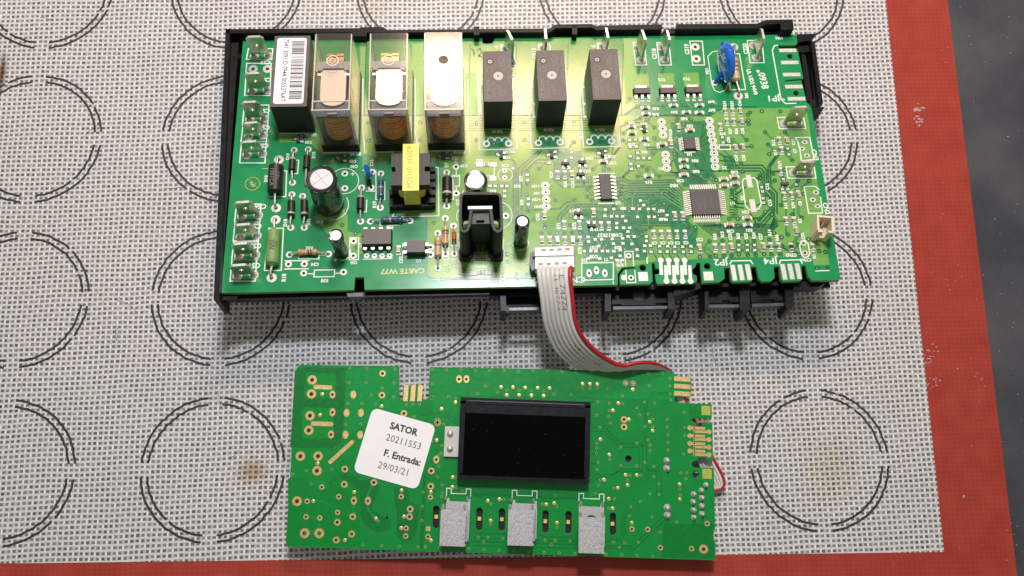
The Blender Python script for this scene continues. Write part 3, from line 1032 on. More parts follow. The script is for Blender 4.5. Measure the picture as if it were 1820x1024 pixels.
def ringpad(px, py, r, white=False, drill=0.40, parent=None, fr=B, k='tin', sy=1.0, rot=0.0, label=None, fill=None):
    key = (r, white, drill, k, sy, fill)
    if key not in _pc:
        m_ = MB()
        n_ = 20
        rr = r * S
        if white:
            m_.ring(0, 0, ZI, rr * 1.12, rr * 1.55, 'ink', n_, sy)
        vs, fs = [], []
        for i in range(n_):
            a = 2 * math.pi * i / n_
            c_, s_ = math.cos(a), math.sin(a) * sy
            vs += [(rr * c_, rr * s_, ZP), (rr * .93 * c_, rr * .93 * s_, ZT + .006), (rr * drill * c_, rr * drill * math.sin(a), ZT + .006), (rr * drill * .9 * c_, rr * drill * .9 * math.sin(a), ZP)]
            j = (i + 1) % n_
            for q in range(3):
                fs.append([4 * i + q, 4 * j + q, 4 * j + q + 1, 4 * i + q + 1])
        m_.add(vs, fs, k)
        m_.disc(0, 0, ZP + .001, rr * drill * .95, fill or 'hole', 12)
        _pc[key] = m_.mesh("solder_pad")
    c = fr.L(px, py)
    return place("solder_pad", _pc[key], (c.x, c.y, 0), rot, parent or board, label)


for x, y in ((450, 123), (475.5, 123), (1235.5, 84), (1237.5, 105), (1304, 84)):
    ringpad(x, y, 9, drill=0.38)
for x, y in ((496, 284), (491, 370), (490, 391), (483, 494), (1312, 171)):
    ringpad(x, y, 9, drill=0.36)
for x, y in ((523, 267), (520, 325), (548, 266), (519, 346), (517, 405), (538, 349), (541, 405), (613, 309), (613, 335), (643, 334), (641, 394), (677, 309), (676, 369.6), (794, 307), (794, 367), (810.5, 297), (811, 344), (658.5, 394), (729, 393),
             (791.5, 388.5), (792, 452), (778, 415), (778.5, 477), (806, 402), (807.5, 451.5), (514.5, 453), (584, 452), (512.7, 470), (541, 469.6), (540, 486), (610.6, 484), (628.7, 429), (628, 455), (662, 306), (660, 334), (765.7, 440), (765.7, 453), (721, 437), (721, 452), (899, 384), (1270, 148)):
    ringpad(x, y, 6.4, drill=0.42)
for x, y in ((652, 455), (665.5, 455), (679, 455), (692.5, 455), (650, 412), (664, 411), (691, 410)):
    ringpad(x, y, 5.2, drill=0.3)
for x, y in ((864.5, 256), (904, 255.5), (957, 254.5), (995.5, 253.5), (1048, 252.5), (1087, 251.5)):
    ringpad(x, y, 7.2, drill=0.5)
for x, y in ((969, 330), (970, 342), (970.6, 355), (971, 367), (1175.6, 217), (1177.7, 229), (1178.6, 240.5), (1183, 275), (1183.8, 287), (1185, 299), (1261, 215), (1262.3, 227), (1264, 238.5), (1266.5, 250), (1268.5, 261.7), (1269, 273), (1270, 285), (1271, 296.6)):
    ringpad(x, y, 5.0, True, drill=0.42)
for x, y in ((897, 304), (897, 316)):
    ringpad(x, y, 5.0, drill=0.3)
for x, y in ((1117, 455), (1121.5, 494), (1428, 433), (1430.5, 450), (894, 494)):
    ringpad(x, y, 5.4, drill=0.48)
ringpad(1109, 494, 5.4, drill=0.05)
for x, y in ((1430, 253), (1425.5, 265), (1434, 277), (1450, 342.5), (1444.5, 355.5), (1453, 367)):
    ringpad(x, y, 6.0, drill=0.36, sy=0.82)
for x, y in ((1047, 486), (1060, 481), (1075, 486)):
    ringpad(x, y, 5.0, drill=0.45, sy=1.6)
for x, y in ((452, 101), (477, 100), (448.5, 162), (475, 161), (444, 213), (470, 212), (442, 243), (468, 241), (439, 276), (466.5, 274), (430, 385), (459, 383), (427.5, 421), (456.5, 419), (425, 455), (454, 453), (422, 491), (451, 489),
             (898, 87), (911, 112), (965, 86), (967, 108), (1070, 83), (1074, 104), (1132, 86), (1139, 107), (1175, 84), (1181, 106), (1339, 81), (1344, 103), (1394, 220), (1418, 219), (1410, 307), (1436, 307)):
    ringpad(x, y, 8.6, drill=0.30)
_fl = {}


def fingerpad(px, py, wx, wy, rot=0.0, k='tin', fr=B, parent=None, r=0.0, name="contact_pad", label=None):
    key = (wx, wy, k, r)
    if key not in _fl:
        m_ = MB()
        if r:
            m_.rbox(0, 0, 0.003, ZT + .004, wx * S, wy * S, r * S, k)
        else:
            m_.box(0, 0, 0.003, ZT + .004, wx * S, wy * S, k, taper=.006)
        _fl[key] = m_.mesh(name)
    c = fr.L(px, py)
    return place(name, _fl[key], (c.x, c.y, 0), rot, parent or board, label)


for x, y in ((1400, 90), (1403.5, 111.5), (1407, 133), (1411, 154.5), (1415.5, 176)):
    fingerpad(x, y, 34, 8.5)
for x, y in ((1304, 485), (1317, 484.5), (1330, 484), (1393, 483.5), (1405.6, 483), (1418.6, 482.5)):
    fingerpad(x, y, 8.5, 30, 0.04)
for x, y in ((1331.5, 322.5), (1338, 366)):
    fingerpad(x, y, 10, 26, 0.05)
fingerpad(1143, 492, 17, 17)
fingerpad(1259, 491, 17, 17)
for i in range(4):
    m_ = MB()
    for (x, y0, y1, hy) in ((1174 + 14.2 * i, 463, 489, 463), (1183 + 14.2 * i, 472, 500, 500)):
        m_ = MB()
        c0, c1, ch = P(x, y0), P(x + 1.5, y1), P(x if hy == y0 else x + 1.5, hy)
        m_.line([c0[:2], c1[:2]], 6.0 * S, ZT + .003, 'tin')
        m_.disc(ch.x, ch.y, ZT + .0045, 5.2 * S, 'tin', 12)
        m_.build("contact_pad", board)

# ------------------------------------------------------------------ surface-mount parts
def smd(kind):
    m_ = MB()
    L_, W_, h_ = 0.205, 0.122, {'r': 0.055, 'c': 0.095, 'w': 0.095, 'k': 0.08}[kind]
    for s_ in (-1, 1):
        m_.box(0, s_ * .125, ZP, ZT + .004, 0.150, 0.105, 'tin', taper=.008)
        m_.box(0, s_ * (L_ / 2 - .022), ZT + .004, h_ + .012, W_, .045, 'ink' if kind == 'r' else 'tin', taper=.004)
    body = {'r': 'resbody', 'c': 'capbody', 'w': 'ids', 'k': 'blackb'}[kind]
    m_.box(0, 0, ZP + .006, h_ + .014, W_ * 1.02, L_ - .088, body, taper=.004)
    if kind == 'r':
        m_.line([(-.022, -.02), (.022, -.02)], .012, h_ + .016, 'ink')
        m_.line([(-.022, .018), (.022, .018)], .012, h_ + .016, 'ink')
    return m_


SM = {'r': smd('r').mesh("chip_resistor"), 'c': smd('c').mesh("chip_capacitor"), 'w': smd('w').mesh("chip_capacitor"), 'k': smd('k').mesh("chip_thermistor")}
NM = {'r': "chip_resistor", 'c': "chip_capacitor", 'w': "chip_capacitor", 'k': "chip_thermistor"}
LB = {'w': "white ceramic chip capacitor", 'k': "small black chip between two solder pads"}
SMD = """h r 1122 226,h c 1123 237,h r 1145 248,h c 1177 257,v c 1192 256,h r 1153 313,h c 1072 288,v r 991 311,v r 1003.7 311,v c 1016 311,v c 1054.7 378,v r 1003 400,v r 1030 400,v r 1068.4 402,v r 1082 402
v c 963 428,v c 977 428,v w 990.5 428,v r 1004 428,v w 1018 428,v r 1031 428,v c 967.7 383,v r 1162 417,v r 1175.6 417,v r 1189 417,v r 1203 417,v r 1217.5 417,v c 1243 442,v r 1271 441,v r 1285.5 441,v c 1299.5 440
v c 1356.4 439,v r 1370 439,v r 1384 439,v k 1406 440,v r 1444.5 440,h c 1296 400,h r 1329 400,h c 1327.7 388,v r 1397 393,v r 1411 393,v c 1414.5 411,v c 1199 384,v c 1213 384,h r 1147 192,h r 1148 203,h r 1197 188,h r 1243 187.5,h r 1220 200,h r 1243 200.5
v r 1289 199,v r 1302 199,v c 1315 199,v r 1291.6 217,v r 1304 217,v c 1318 217,v r 1280 226,v c 1307 264,v c 1320 263,v c 1205.5 227,h c 1226 232,h r 1214.6 285,h r 1216 297,h c 1215.5 311.5,h c 1286 319,h c 1305 314.5,h c 1286.7 331,h c 1306 327
v r 1385 250.6,v c 1398 251,v r 1389 268,v r 1387 305,v r 1393.5 348.5,v r 1406.5 348,v c 1419 347.5,v c 708.5 445"""
for row in SMD.replace("\n", ",").split(","):
    o_, k, x, y = row.split()
    c = P(float(x), float(y))
    place(NM[k], SM[k], (c.x, c.y, 0), (math.pi / 2 if o_ == 'h' else 0) + random.uniform(-.04, .04), board, LB.get(k))
m_ = MB()
m_.box(0, 0, ZP + .001, ZG + .0005, 0.18, 0.155, 'gap')
m_.prism([(-.058, -.045), (-.02, -.052), (.0, -.03), (.03, -.044), (.056, -.05), (.046, .0), (.056, .044), (.0, .036), (-.054, .05), (-.044, 0)], ZG, ZT + .010, 'tin')
EP = m_.mesh("solder_land")
LANDS = """1119 250,1129 249,1120 262,1130.6 261,1120 278,1133 272,1134 282,1144 282,1154.5 282,1121 292,1122 301,1134.6 296,1063.5 273,1077 269,1076.6 281,974 276,987 270,988 280,1016 271,1016 281,1001 299,1011 299,1005 286
1030 296,1041 296,1035 283,1027 317.5,1037.6 317.5,1032 304,937 311,937.6 321,939 354,939 364,1023 387.5,1033.6 387.5,1028 373,1126 372,1136.4 372,1152 372,1162 372,1138 357,1144 365,1075.7 373,1075 384,1090.7 372
1086.6 385,1096.5 385,1106.5 385,1133 386,1153 386,1163 386,1185.6 383,1184 391,1045.5 395,1056 395,1051.5 409,1096 397,1096 405.6,1108 405.6,1119 405.6,1112 393,1045 421.5,1046 430,1058 426,1069 426,1088 425,1090 433.5,1106.5 424,1107 433
1116 421,1127 421,1123 434,1064 438,1038.5 447,1050 447,1059 447,1070.5 447,1079.6 447,1091 447,1102 445,1132 444,1102 455,1133 455,1045.5 460,1066 460,1086.6 459,1096 463,1106 463,1148.7 421,1148.7 429,1145.7 437,1155.7 437,1172 438,1186.5 438
1145 447,1157 448,1173 448,1185.6 448,1199 439,1213 439,1228 438.5,1199 448,1214.5 448,1228.4 448,1313 436,1313 445,1328 436,1328 445,1341 436,1341 445,1353.4 333,1355 341,1356 353,1357 361,1400 264.5,1402 275,1392 319,1390 336.5,1400 336.5
1415 328.6,1417.6 340,1283.7 244.5,1285 254,976 290,1107 371,1124 371,897 340,897 349,880 331,871 331,892 331,901 331,781 278,795 272,796 281,884 274,897 272,897 281,1116 412,525 247,536 243,537 252,600 281,613 277,613 286"""
for q in LANDS.replace("\n", ",").split(","):
    x, y = map(float, q.split())
    c = P(x, y)
    place("solder_land", EP, (c.x, c.y, 0), random.choice((0, math.pi)) + random.uniform(-.1, .1), board)
# short tracks run from the vias to the nearest parts with 45-degree bends
ends = [(float(r.split()[2]), float(r.split()[3])) for r in SMD.replace("\n", ",").split(",")] + [tuple(map(float, r.split())) for r in LANDS.replace("\n", ",").split(",")]
tr_ = random.Random(4)
for (x, y) in VIAS:
    if x < 925 or y < 210:
        continue
    near = sorted(ends, key=lambda e: (e[0] - x) ** 2 + (e[1] - y) ** 2)[:4]
    e = near[tr_.randint(0, 3)]
    dx, dy = e[0] - x, e[1] - y
    if math.hypot(dx, dy) > 42:
        continue
    m_ = min(abs(dx), abs(dy))
    mid_ = (x + math.copysign(m_, dx), y + math.copysign(m_, dy))
    for wd_, k_ in ((3.6, 'gap'), (1.3, 'trace')):
        gap([(x, y), mid_, e], wd_ * .7, k_)
for e in ends:
    if tr_.random() < .55 or e[0] < 960:
        continue
    f = ends[tr_.randrange(len(ends))]
    near = sorted(ends, key=lambda q: (q[0] - e[0]) ** 2 + (q[1] - e[1]) ** 2)[1:5]
    f = near[tr_.randint(0, 3)]
    dx, dy = f[0] - e[0], f[1] - e[1]
    m_ = min(abs(dx), abs(dy))
    for wd_, k_ in ((3.4, 'gap'), (1.3, 'trace')):
        gap([e, (f[0] - math.copysign(m_, dx), f[1] - math.copysign(m_, dy)), f], wd_ * .7, k_)
T.build("copper_track", board, stuff=True)
bigl = MB()
bigl.box(0, 0, ZP, ZT + .010, 0.27, 0.19, 'tin', taper=.02)
bigl = bigl.mesh("solder_land")
for x, y in ((852, 293), (877, 293), (876, 318), (840, 458), (869, 457), (841, 486), (868, 485)):
    c = P(x, y)
    place("solder_land", bigl, (c.x, c.y, 0), 0, board)
mid = MB()
for i in (-1, 0, 1):
    mid.box(i * .075, 0, ZP, ZT + .03, 0.05, 0.17, 'tin' if i else 'capbody', taper=.01)
mid = mid.mesh("chip_resistor")
for x, y in ((864.5, 293), (854.5, 457.5), (855, 485)):
    c = P(x, y)
    place("chip_resistor", mid, (c.x, c.y, 0), 0, board)
# small transistors with three feet
m_ = MB()
m_.box(0, 0, .03, .12, .27, .13, 'chip', taper=.015)
for x, s_ in ((-.09, -1), (.09, -1), (0, 1)):
    m_.box(x, s_ * .085, ZT + .012, .05, .05, .07, 'lead')
SOT = m_.mesh("transistor")
for x, y, r in ((1145, 229, 90), (1071, 272.5, 90), (981, 274.5, 90), (1005, 291, 0), (1035, 288.5, 0), (1032, 310, 0), (1028, 379.5, 0), (1051.5, 401, 180), (1395, 327, 0), (788, 277, 90), (891, 276, 90), (530, 247, 90), (606.5, 281.5, 90)):
    c = P(x, y, .06)
    place("transistor", SOT, (c.x, c.y, 0), math.radians(r), board)
# three power transistors with a tab
for x, y in ((1141.5, 160.5), (1188, 160), (1233.5, 159)):
    c = P(x, y, .17)
    t = sub("power_transistor", board, (c.x, c.y, 0))
    m_ = MB()
    m_.box(0, 0, .02, .17, .62, .28, 'relaytop', kside='black', taper=.03)
    m_.build("body", t, bev=.008)
    m_ = MB()
    m_.box(0, .19, ZP, .06, .36, .16, 'lead')
    m_.box(0, .20, ZP, ZT + .006, .42, .2, 'tin')
    m_.build("tab", t)
    for i in (-1, 0, 1):
        m_ = MB()
        m_.box(i * .225, -.19, .07, .10, .10, .12, 'lead')
        m_.box(i * .225, -.27, ZT + .006, .075, .10, .08, 'lead', taper=.015)
        m_.box(i * .225, -.30, ZP, ZT + .008, .14, .18, 'tin', taper=.015)
        m_.build("foot", t)


def ic(name, px, py, wx, wy, h, pins, label=None, pitch=0.127, plen=0.13, pw=0.05, notch=True, gull=True):
    """pins: list of (side, count); sides l r t b"""
    c = P(px, py, h)
    t = sub(name, board, (c.x, c.y, 0), label)
    m_ = MB()
    m_.box(0, 0, .025, h, wx, wy, 'chip', kside='black', taper=.015)
    if notch:
        m_.disc(-wx / 2 + .10, wy / 2 - .10, h + .001, .035, 'chipink', 12)
    m_.build("body", t, bev=.006)
    pin = MB()
    pin.box(0, plen * .25, h * .45, h * .45 + .02, pw, plen * .5, 'lead')
    pin.box(0, plen * .5, ZT, h * .45 + .02, pw, .022, 'lead')
    pin.box(0, plen * .78, ZT, ZT + .022, pw, plen * .5, 'lead')
    pin.box(0, plen * .75, ZP, ZT, pw * 1.5, plen * .8, 'tin')
    pin = pin.mesh("pin")
    for side, n_ in pins:
        for i in range(n_):
            u = (i - (n_ - 1) / 2) * pitch
            l, r = {'t': ((u, wy / 2), 0), 'b': ((u, -wy / 2), math.pi), 'l': ((-wx / 2, u), math.pi / 2), 'r': ((wx / 2, u), -math.pi / 2)}[side]
            place("pin", pin, (l[0], l[1], 0), r, t)
    return t, c


t, c = ic("driver_chip", 1076.5, 331, .40, .97, .14, (('l', 7), ('r', 7)), "fourteen-pin flat black chip", pitch=.132, plen=.16)
t, c = ic("small_chip", 1226, 254, .42, .47, .12, (('l', 8), ('r', 8)), "square-bodied sixteen-pin black chip", pitch=.062, plen=.13, pw=.028)
t, c = ic("microcontroller", 1254, 358.5, .98, .98, .13, (('l', 12), ('r', 12), ('t', 12), ('b', 12)), "large square black chip with pins on all four sides", pitch=.076, plen=.19, pw=.036)
CT = MB()
text(CT, 'chipink', "NEC", (-.20, -.10, .132), .20, 90)
text(CT, 'chipink', "78F0511", (-.02, -.06, .132), .15, 90)
text(CT, 'chipink', "JAPAN", (.20, .02, .132), .12, 90)
CTP = t
# through-hole chips
t = sub("through_hole_chip", board, tuple(P(671, 428)), "eight-pin black chip standing by the transformer")
t.location.z = 0
m_ = MB()
m_.box(0, 0, .06, .36, .99, .60, 'relaytop', kside='black', taper=.03)
m_.disc(-.44, .0, .362, .06, 'black', 10)
m_.build("body", t, bev=.012)
for i in range(4):
    for s_ in (-1, 1):
        m_ = MB()
        x = (i - 1.5) * .254
        m_.box(x, s_ * .34, .17, .20, .12, .10, 'lead')
        m_.box(x, s_ * .385, .0, .20, .07, .025, 'lead')
        m_.build("pin", t)
t = sub("optocoupler", board, tuple(P(740, 445)), "small black four-pin optocoupler")
t.location.z = 0
m_ = MB()
m_.box(0, 0, .05, .34, .62, .46, 'relaytop', kside='black', taper=.02)
m_.line([(.235, -.2), (.235, .2)], .02, .342, 'blackb')
m_.build("body", t, bev=.012)
for s_ in (-1, 1):
    for y in (-.127, .127):
        m_ = MB()
        m_.box(s_ * .36, y, .16, .19, .10, .10, 'lead')
        m_.box(s_ * .41, y, .0, .19, .025, .06, 'lead')
        m_.build("pin", t)

# ------------------------------------------------------------------ leaded parts
def axial(name, p0, p1, b0, b1, r, prof, ks, label=None, lift=0.03, lead=0.036, txt=None):
    h = r + lift
    a, b = P(*p0), P(*p1)
    c0, c1 = P(*b0, h), P(*b1, h)
    mid_ = (c0 + c1) / 2
    t = sub(name, board, (mid_.x, mid_.y, 0), label)
    off = Vector((mid_.x, mid_.y, 0))
    m_ = MB()
    ln = (c1 - c0).length
    m_.lathe([(q[0] * r, q[1] * ln) for q in prof], c0 - off, c1 - c0, ks[0], 18, ks)
    m_.build("body", t)
    for p, q, e in ((a, c0, c1), (b, c1, c0)):
        m_ = MB()
        d = (q - e).normalized()
        p = p - off
        q2 = q - off
        k = p + Vector((0, 0, h))
        m_.tube([Vector((p.x, p.y, 0)), Vector((p.x, p.y, h * .55)), k - d * .05 + Vector((0, 0, -.02)), k - d * .13, q2 - d * .01], lead, 'lead', 8)
        m_.build("lead", t)
    return t, off, c0 - off, c1 - off


CYL = [(.55, 0), (1, .03), (1, .5), (1, .97), (.55, 1)]


def diode(p0, p1, b0, b1, r, band=None, label=None):
    if band is None:
        return axial("diode", p0, p1, b0, b1, r, CYL, ['diode'] * 4, label)
    lo, hi = band
    return axial("diode", p0, p1, b0, b1, r, [(.55, 0), (1, .03), (1, lo), (1, hi), (1, .97), (.55, 1)], ['diode', 'diode', 'band', 'diode', 'diode'], label)


def resistor(p0, p1, b0, b1, r, body, bands, label=None, lead=0.03):
    prof, ks = [(.35, 0), (.95, .07), (1, .14), (.98, .22)], [body, body, body]
    pos = .27
    for bk in bands:
        prof += [(.84, pos), (.84, pos + .07)]
        ks += [body, bk]
        pos += .125
    prof += [(.98, .78), (1, .86), (.95, .93), (.35, 1)]
    ks += [body] * 4
    return axial("resistor", p0, p1, b0, b1, r, prof, ks, label, lead=lead)


DT = MB()
big = diode((496, 284), (491, 370), (491, 295), (488.5, 343), .245, label="fat black rectifier diode with pale lettering")
DTP = big[0]
text(DT, 'chipink', "1001CA", (-.07, -.02, .524), .20, -90, bold=.004)
text(DT, 'chipink', "GPV", (.10, .02, .512), .17, -90)
diode((523, 267), (520, 325), (520, 281), (518.5, 303), .115, (.06, .16))
diode((548, 266), (544, 330), (546, 277), (544, 300), .115)
diode((519, 346), (517, 405), (518, 357), (517, 384), .125, (.80, .9))
diode((538, 349), (541, 405), (541, 356), (541, 385), .125, (.80, .9))
diode((643, 334), (641, 394), (641, 349), (640.5, 373), .125, (.05, .14))
d7 = diode((794, 307), (794, 367), (795, 316), (794.5, 352), .17, (.74, .84), "black diode with a grey band right of the transformer")
resistor((677, 309), (676, 369.6), (677, 320), (676.5, 352), .11, 'bluer', ['bluer', 'band', 'bluer', 'violet'], "blue resistor standing left of the transformer")
resistor((658.5, 394), (729, 393), (677, 391.5), (716, 390), .11, 'bluer', ['violet', 'band', 'blackb', 'bluer'], "blue resistor lying below the transformer")
resistor((791.5, 388.5), (792, 452), (792, 402), (791.5, 436), .115, 'tan', ['blackb', 'violet', 'orange', 'tan'])
resistor((778, 415), (778.5, 477), (778.5, 422), (778.5, 457), .115, 'tan', ['orange', 'violet', 'tan', 'tan'])
axial("diode", (806, 402), (807.5, 451.5), (807, 411), (807, 431), .075, [(.5, 0), (1, .12), (1, .3), (1, .75), (1, .9), (.5, 1)], ['glass', 'glass', 'glass', 'blackb', 'glass'], "small orange glass diode", lead=.024)
resistor((514.5, 453), (584, 452), (528, 448.5), (565, 448), .105, 'pinktan', ['orange', 'tan', 'blackb', 'brown'], "pinkish striped resistor lying by the lower left corner")
axial("resistor", (1304, 84), (1312, 171), (1304.5, 103), (1309, 145), .15, [(.4, 0), (.95, .06), (1, .12), (.9, .2), (.9, .27), (.9, .38), (.9, .45), (.9, .55), (.9, .62), (.9, .70), (1, .86), (.95, .94), (.4, 1)],
      ['tan', 'tan', 'tan', 'redb', 'tan', 'brown', 'tan', 'redb', 'tan', 'tan', 'tan', 'tan'], "beige banded resistor beside the blue disc", lift=.05)
g = axial("resistor", (490, 391), (483, 494), (487, 405), (483, 474), .215, [(.25, 0), (.6, .05), (.95, .10), (1, .2), (.98, .5), (1, .86), (.9, .92), (.5, .96), (.2, 1)], ['greenr'] * 8, "large green power resistor marked 3W", lead=.04)
GT = MB()
GTP = g[0]
text(GT, 'print2', "3W", (-.01, .02, .468), .26, -84)
text(GT, 'print2', "27J", (.12, .05, .440), .14, -84)
# blue disc capacitor
t = sub("disc_capacitor", board, tuple(P(656, 320)), "small glossy blue disc capacitor")
t.location.z = 0
m_ = MB()
m_.lathe([(.02, -.09), (.12, -.085), (.23, -.05), (.255, 0), (.23, .05), (.12, .085), (.02, .09)], (0, 0.07, .46), (1, .25, .12), 'blue', 20)
m_.build("body", t)
for (x, y) in ((660, 334), (662, 306)):
    q = P(x, y) - P(656, 320)
    m_ = MB()
    m_.tube([(q.x, q.y, 0), (q.x * .8, q.y * .75, .12), (0, q.y * .35 + .04, .28)], [.03, .04, .07], 'sleeve', 8)
    m_.build("lead", t)
# varistor: large blue disc on edge
vb = P(1282, 132)
t = sub("varistor", board, (vb.x, vb.y, 0), "big glossy blue varistor disc standing on edge")
m_ = MB()
m_.lathe([(.02, -.165), (.30, -.165), (.50, -.155), (.62, -.13), (.69, -.075), (.715, 0), (.69, .075), (.62, .13), (.50, .155), (.30, .165), (.02, .165)], (0, .02, .70), (1, .12, .02), 'blue', 40)
m_.build("body", t)
for (x, y) in ((1270, 148), (1304, 84)):
    q = P(x, y) - vb
    m_ = MB()
    m_.tube([(q.x, q.y, 0), (q.x * .9, q.y * .9, .1), (q.x * .35, q.y * .62, .38)], [.04, .06, .10], 'blue', 8)
    m_.build("lead", t)


# ------------------------------------------------------------------ electrolytic capacitors
def electro(bx, by, topy, r, label, score=False, stripe=None):
    b = P(bx, by)
    h = B.hfor(b, topy)
    t = sub("capacitor", board, (b.x, b.y, 0), label)
    m_ = MB()
    m_.lathe([(r * .97, .0), (r, .03), (r, .12), (r * .955, .17), (r, .22), (r, h - .09), (r * .98, h - .03), (r * .90, h), (r * .74, h - .008), (r * .72, h - .03)], (0, 0, 0), (0, 0, 1), 'sleeve', 28)
    if stripe:
        a0, a1 = stripe
        n_ = 6
        vs = []
        for i in range(n_ + 1):
            a = math.radians(a0 + (a1 - a0) * i / n_)
            vs += [(1.006 * r * math.cos(a), 1.006 * r * math.sin(a), .24), (1.006 * r * math.cos(a), 1.006 * r * math.sin(a), h - .10)]
        m_.add(vs, [[2 * i, 2 * i + 2, 2 * i + 3, 2 * i + 1] for i in range(n_)], 'sleevestripe')
        am = math.radians((a0 + a1) / 2)
        for j in range(3):
            zz = .5 + j * (h - .8) / 2
            pts = []
            for i in range(9):
                q = 2 * math.pi * i / 9
                aa = am + .17 * math.cos(q)
                pts.append((1.012 * r * math.cos(aa), 1.012 * r * math.sin(aa), zz + .085 * math.sin(q)))
            m_.tube(pts + [pts[0]], .010, 'sleeveink', 4, False)
    # printed marks on the shoulder
    for a in (200, 250, 300, 20, 80):
        a_ = math.radians(a)
        m_.tube([(r * .97 * math.cos(a_ + q), r * .97 * math.sin(a_ + q), h - .028) for q in (-.14, 0, .14)], .008, 'sleeveink', 4)
    m_.build("sleeve", t)
    m_ = MB()
    m_.lathe([(r * .735, h - .04), (r * .725, h - .014), (r * .68, h - .010), (.001, h - .008)], (0, 0, 0), (0, 0, 1), 'canscored' if score else 'alu', 28)
    if score:
        for a in (.65, 2.22):
            m_.line([(-r * .66 * math.cos(a), -r * .66 * math.sin(a)), (r * .66 * math.cos(a), r * .66 * math.sin(a))], .016, h - .0065, 'scored')
    m_.build("can_top", t)
    return t


electro(586, 362, 318, .50, "tallest black electrolytic capacitor with a cross scored on its silver top", True, (-80, -20))
electro(607, 448, 418, .24, "slim black capacitor beside the eight-pin chip", stripe=(-70, 0))
electro(846, 350, 320, .385, "wide black capacitor behind the folded heat sink", stripe=(60, 120))
electro(925, 430, 393, .235, "slim black capacitor between the heat sink and the cable plug", stripe=(-100, -50))

# ------------------------------------------------------------------ spade terminals
def blade(a, b, topy, label=None, wd=.60, lean=0.0):
    pa, pb = P(*a), P(*b)
    m_ = (pa + pb) / 2
    h = max(.75, B.hfor(m_, topy))
    ang = math.atan2(pb.y - pa.y, pb.x - pa.x)
    sp_ = (pb - pa).length / 2
    t = sub("spade_terminal", board, (m_.x, m_.y, 0), label)
    t.rotation_euler = (0, 0, ang)
    w2 = wd / 2
    outl = [(-sp_ - .06, 0), (-sp_ + .06, 0), (-sp_ + .07, .20), (sp_ - .07, .20), (sp_ - .06, 0), (sp_ + .06, 0), (sp_ + .07, .24), (w2, .30), (w2, h - .10), (w2 - .10, h), (-w2 + .10, h), (-w2, h - .10), (-w2, .30), (-sp_ - .07, .24)]
    hl = [(.075 * math.cos(q * math.pi / 5), h * .62 + .075 * math.sin(q * math.pi / 5)) for q in range(10)]
    mb_ = MB()
    panel(mb_, outl, [hl], -.04, .04, 'steel', 'lead', lambda x, y, z: (x, z + lean * y, y))
    mb_.build("blade", t, bev=.006)
    for s_ in (-1, 1):
        mb_ = MB()
        mb_.lathe([(.135, ZT), (.115, .03), (.075, .07), (.045, .13), (.01, .16)], (s_ * sp_, 0, 0), (0, 0, 1), 'tin', 14)
        mb_.build("solder_joint", t)


for a, b, ty, ln in (((452, 101), (477, 100), 65, 0), ((448.5, 162), (475, 161), 130, 0), ((444, 213), (470, 212), 181, 0), ((442, 243), (468, 241), 225, .10), ((439, 276), (466.5, 274), 257, .10), ((430, 385), (459, 383), 359, 0), ((427.5, 421), (456.5, 419), 408, .10), ((425, 455), (454, 453), 433, 0), ((422, 491), (451, 489), 471, 0),
                     ((898, 87), (911, 112), 62, 0), ((965, 86), (967, 108), 60, 0), ((1070, 83), (1074, 104), 58, 0), ((1132, 86), (1139, 107), 62, 0), ((1175, 84), (1181, 106), 62, 0), ((1339, 81), (1344, 103), 60, 0), ((1394, 220), (1418, 219), 190, 0), ((1410, 307), (1436, 307), 287, 0)):
    blade(a, b, ty, lean=ln)

# ------------------------------------------------------------------ black box relays
LATE = []           # prints built after the lettering is meshed: (mesh builder, name, parent)


def toprect(tl, tr, br, bl, h):
    q = [P(*c, h) for c in (tl, tr, br, bl)]
    cx, cy = sum(v.x for v in q) / 4, sum(v.y for v in q) / 4
    wx = ((q[1] - q[0]).xy.length + (q[2] - q[3]).xy.length) / 2
    wy = ((q[3] - q[0]).xy.length + (q[2] - q[1]).xy.length) / 2
    return cx, cy, wx, wy


hB = B.hfor(P(528, 235), 190.5)
x, y, wx, wy = toprect((486, 64), (553, 62), (546, 190), (480, 191), hB)
t = sub("relay", board, (x, y, 0), "tall plain black relay carrying the white barcode label")
mb = MB()
mb.box(0, 0, .03, hB, wx, wy, 'relaytop', kside='black', taper=.02)
mb.build("case", t, bev=.02)
mb = MB()
mb.box(0, 0, 0, .03, wx - .1, wy - .1, 'black')
mb.build("foot_plate", t)
mb = MB()
lx, ly = wx * .80, wy * .915
mb.rbox(-.01, .01, hB, hB + .006, lx, ly, .09, 'paper')
lab = mb.build("barcode_label", t)
mb = MB()
text(mb, 'print', "7341 3091 D 0944 0055376AT", (-.20, .03, hB + .0085), .245, -90, bold=.002, sx=.80)
rb = random.Random(5)
yy = ly / 2 - .14
while yy > -ly / 2 + .16:
    bw = rb.choice((.014, .014, .022, .04, .05))
    mb.box(.21, yy - bw / 2 + .01, hB + .0062, hB + .0082, .42, bw, 'print')
    yy -= bw + rb.choice((.018, .018, .03, .055))
LATE.append((mb, "label_print", lab))

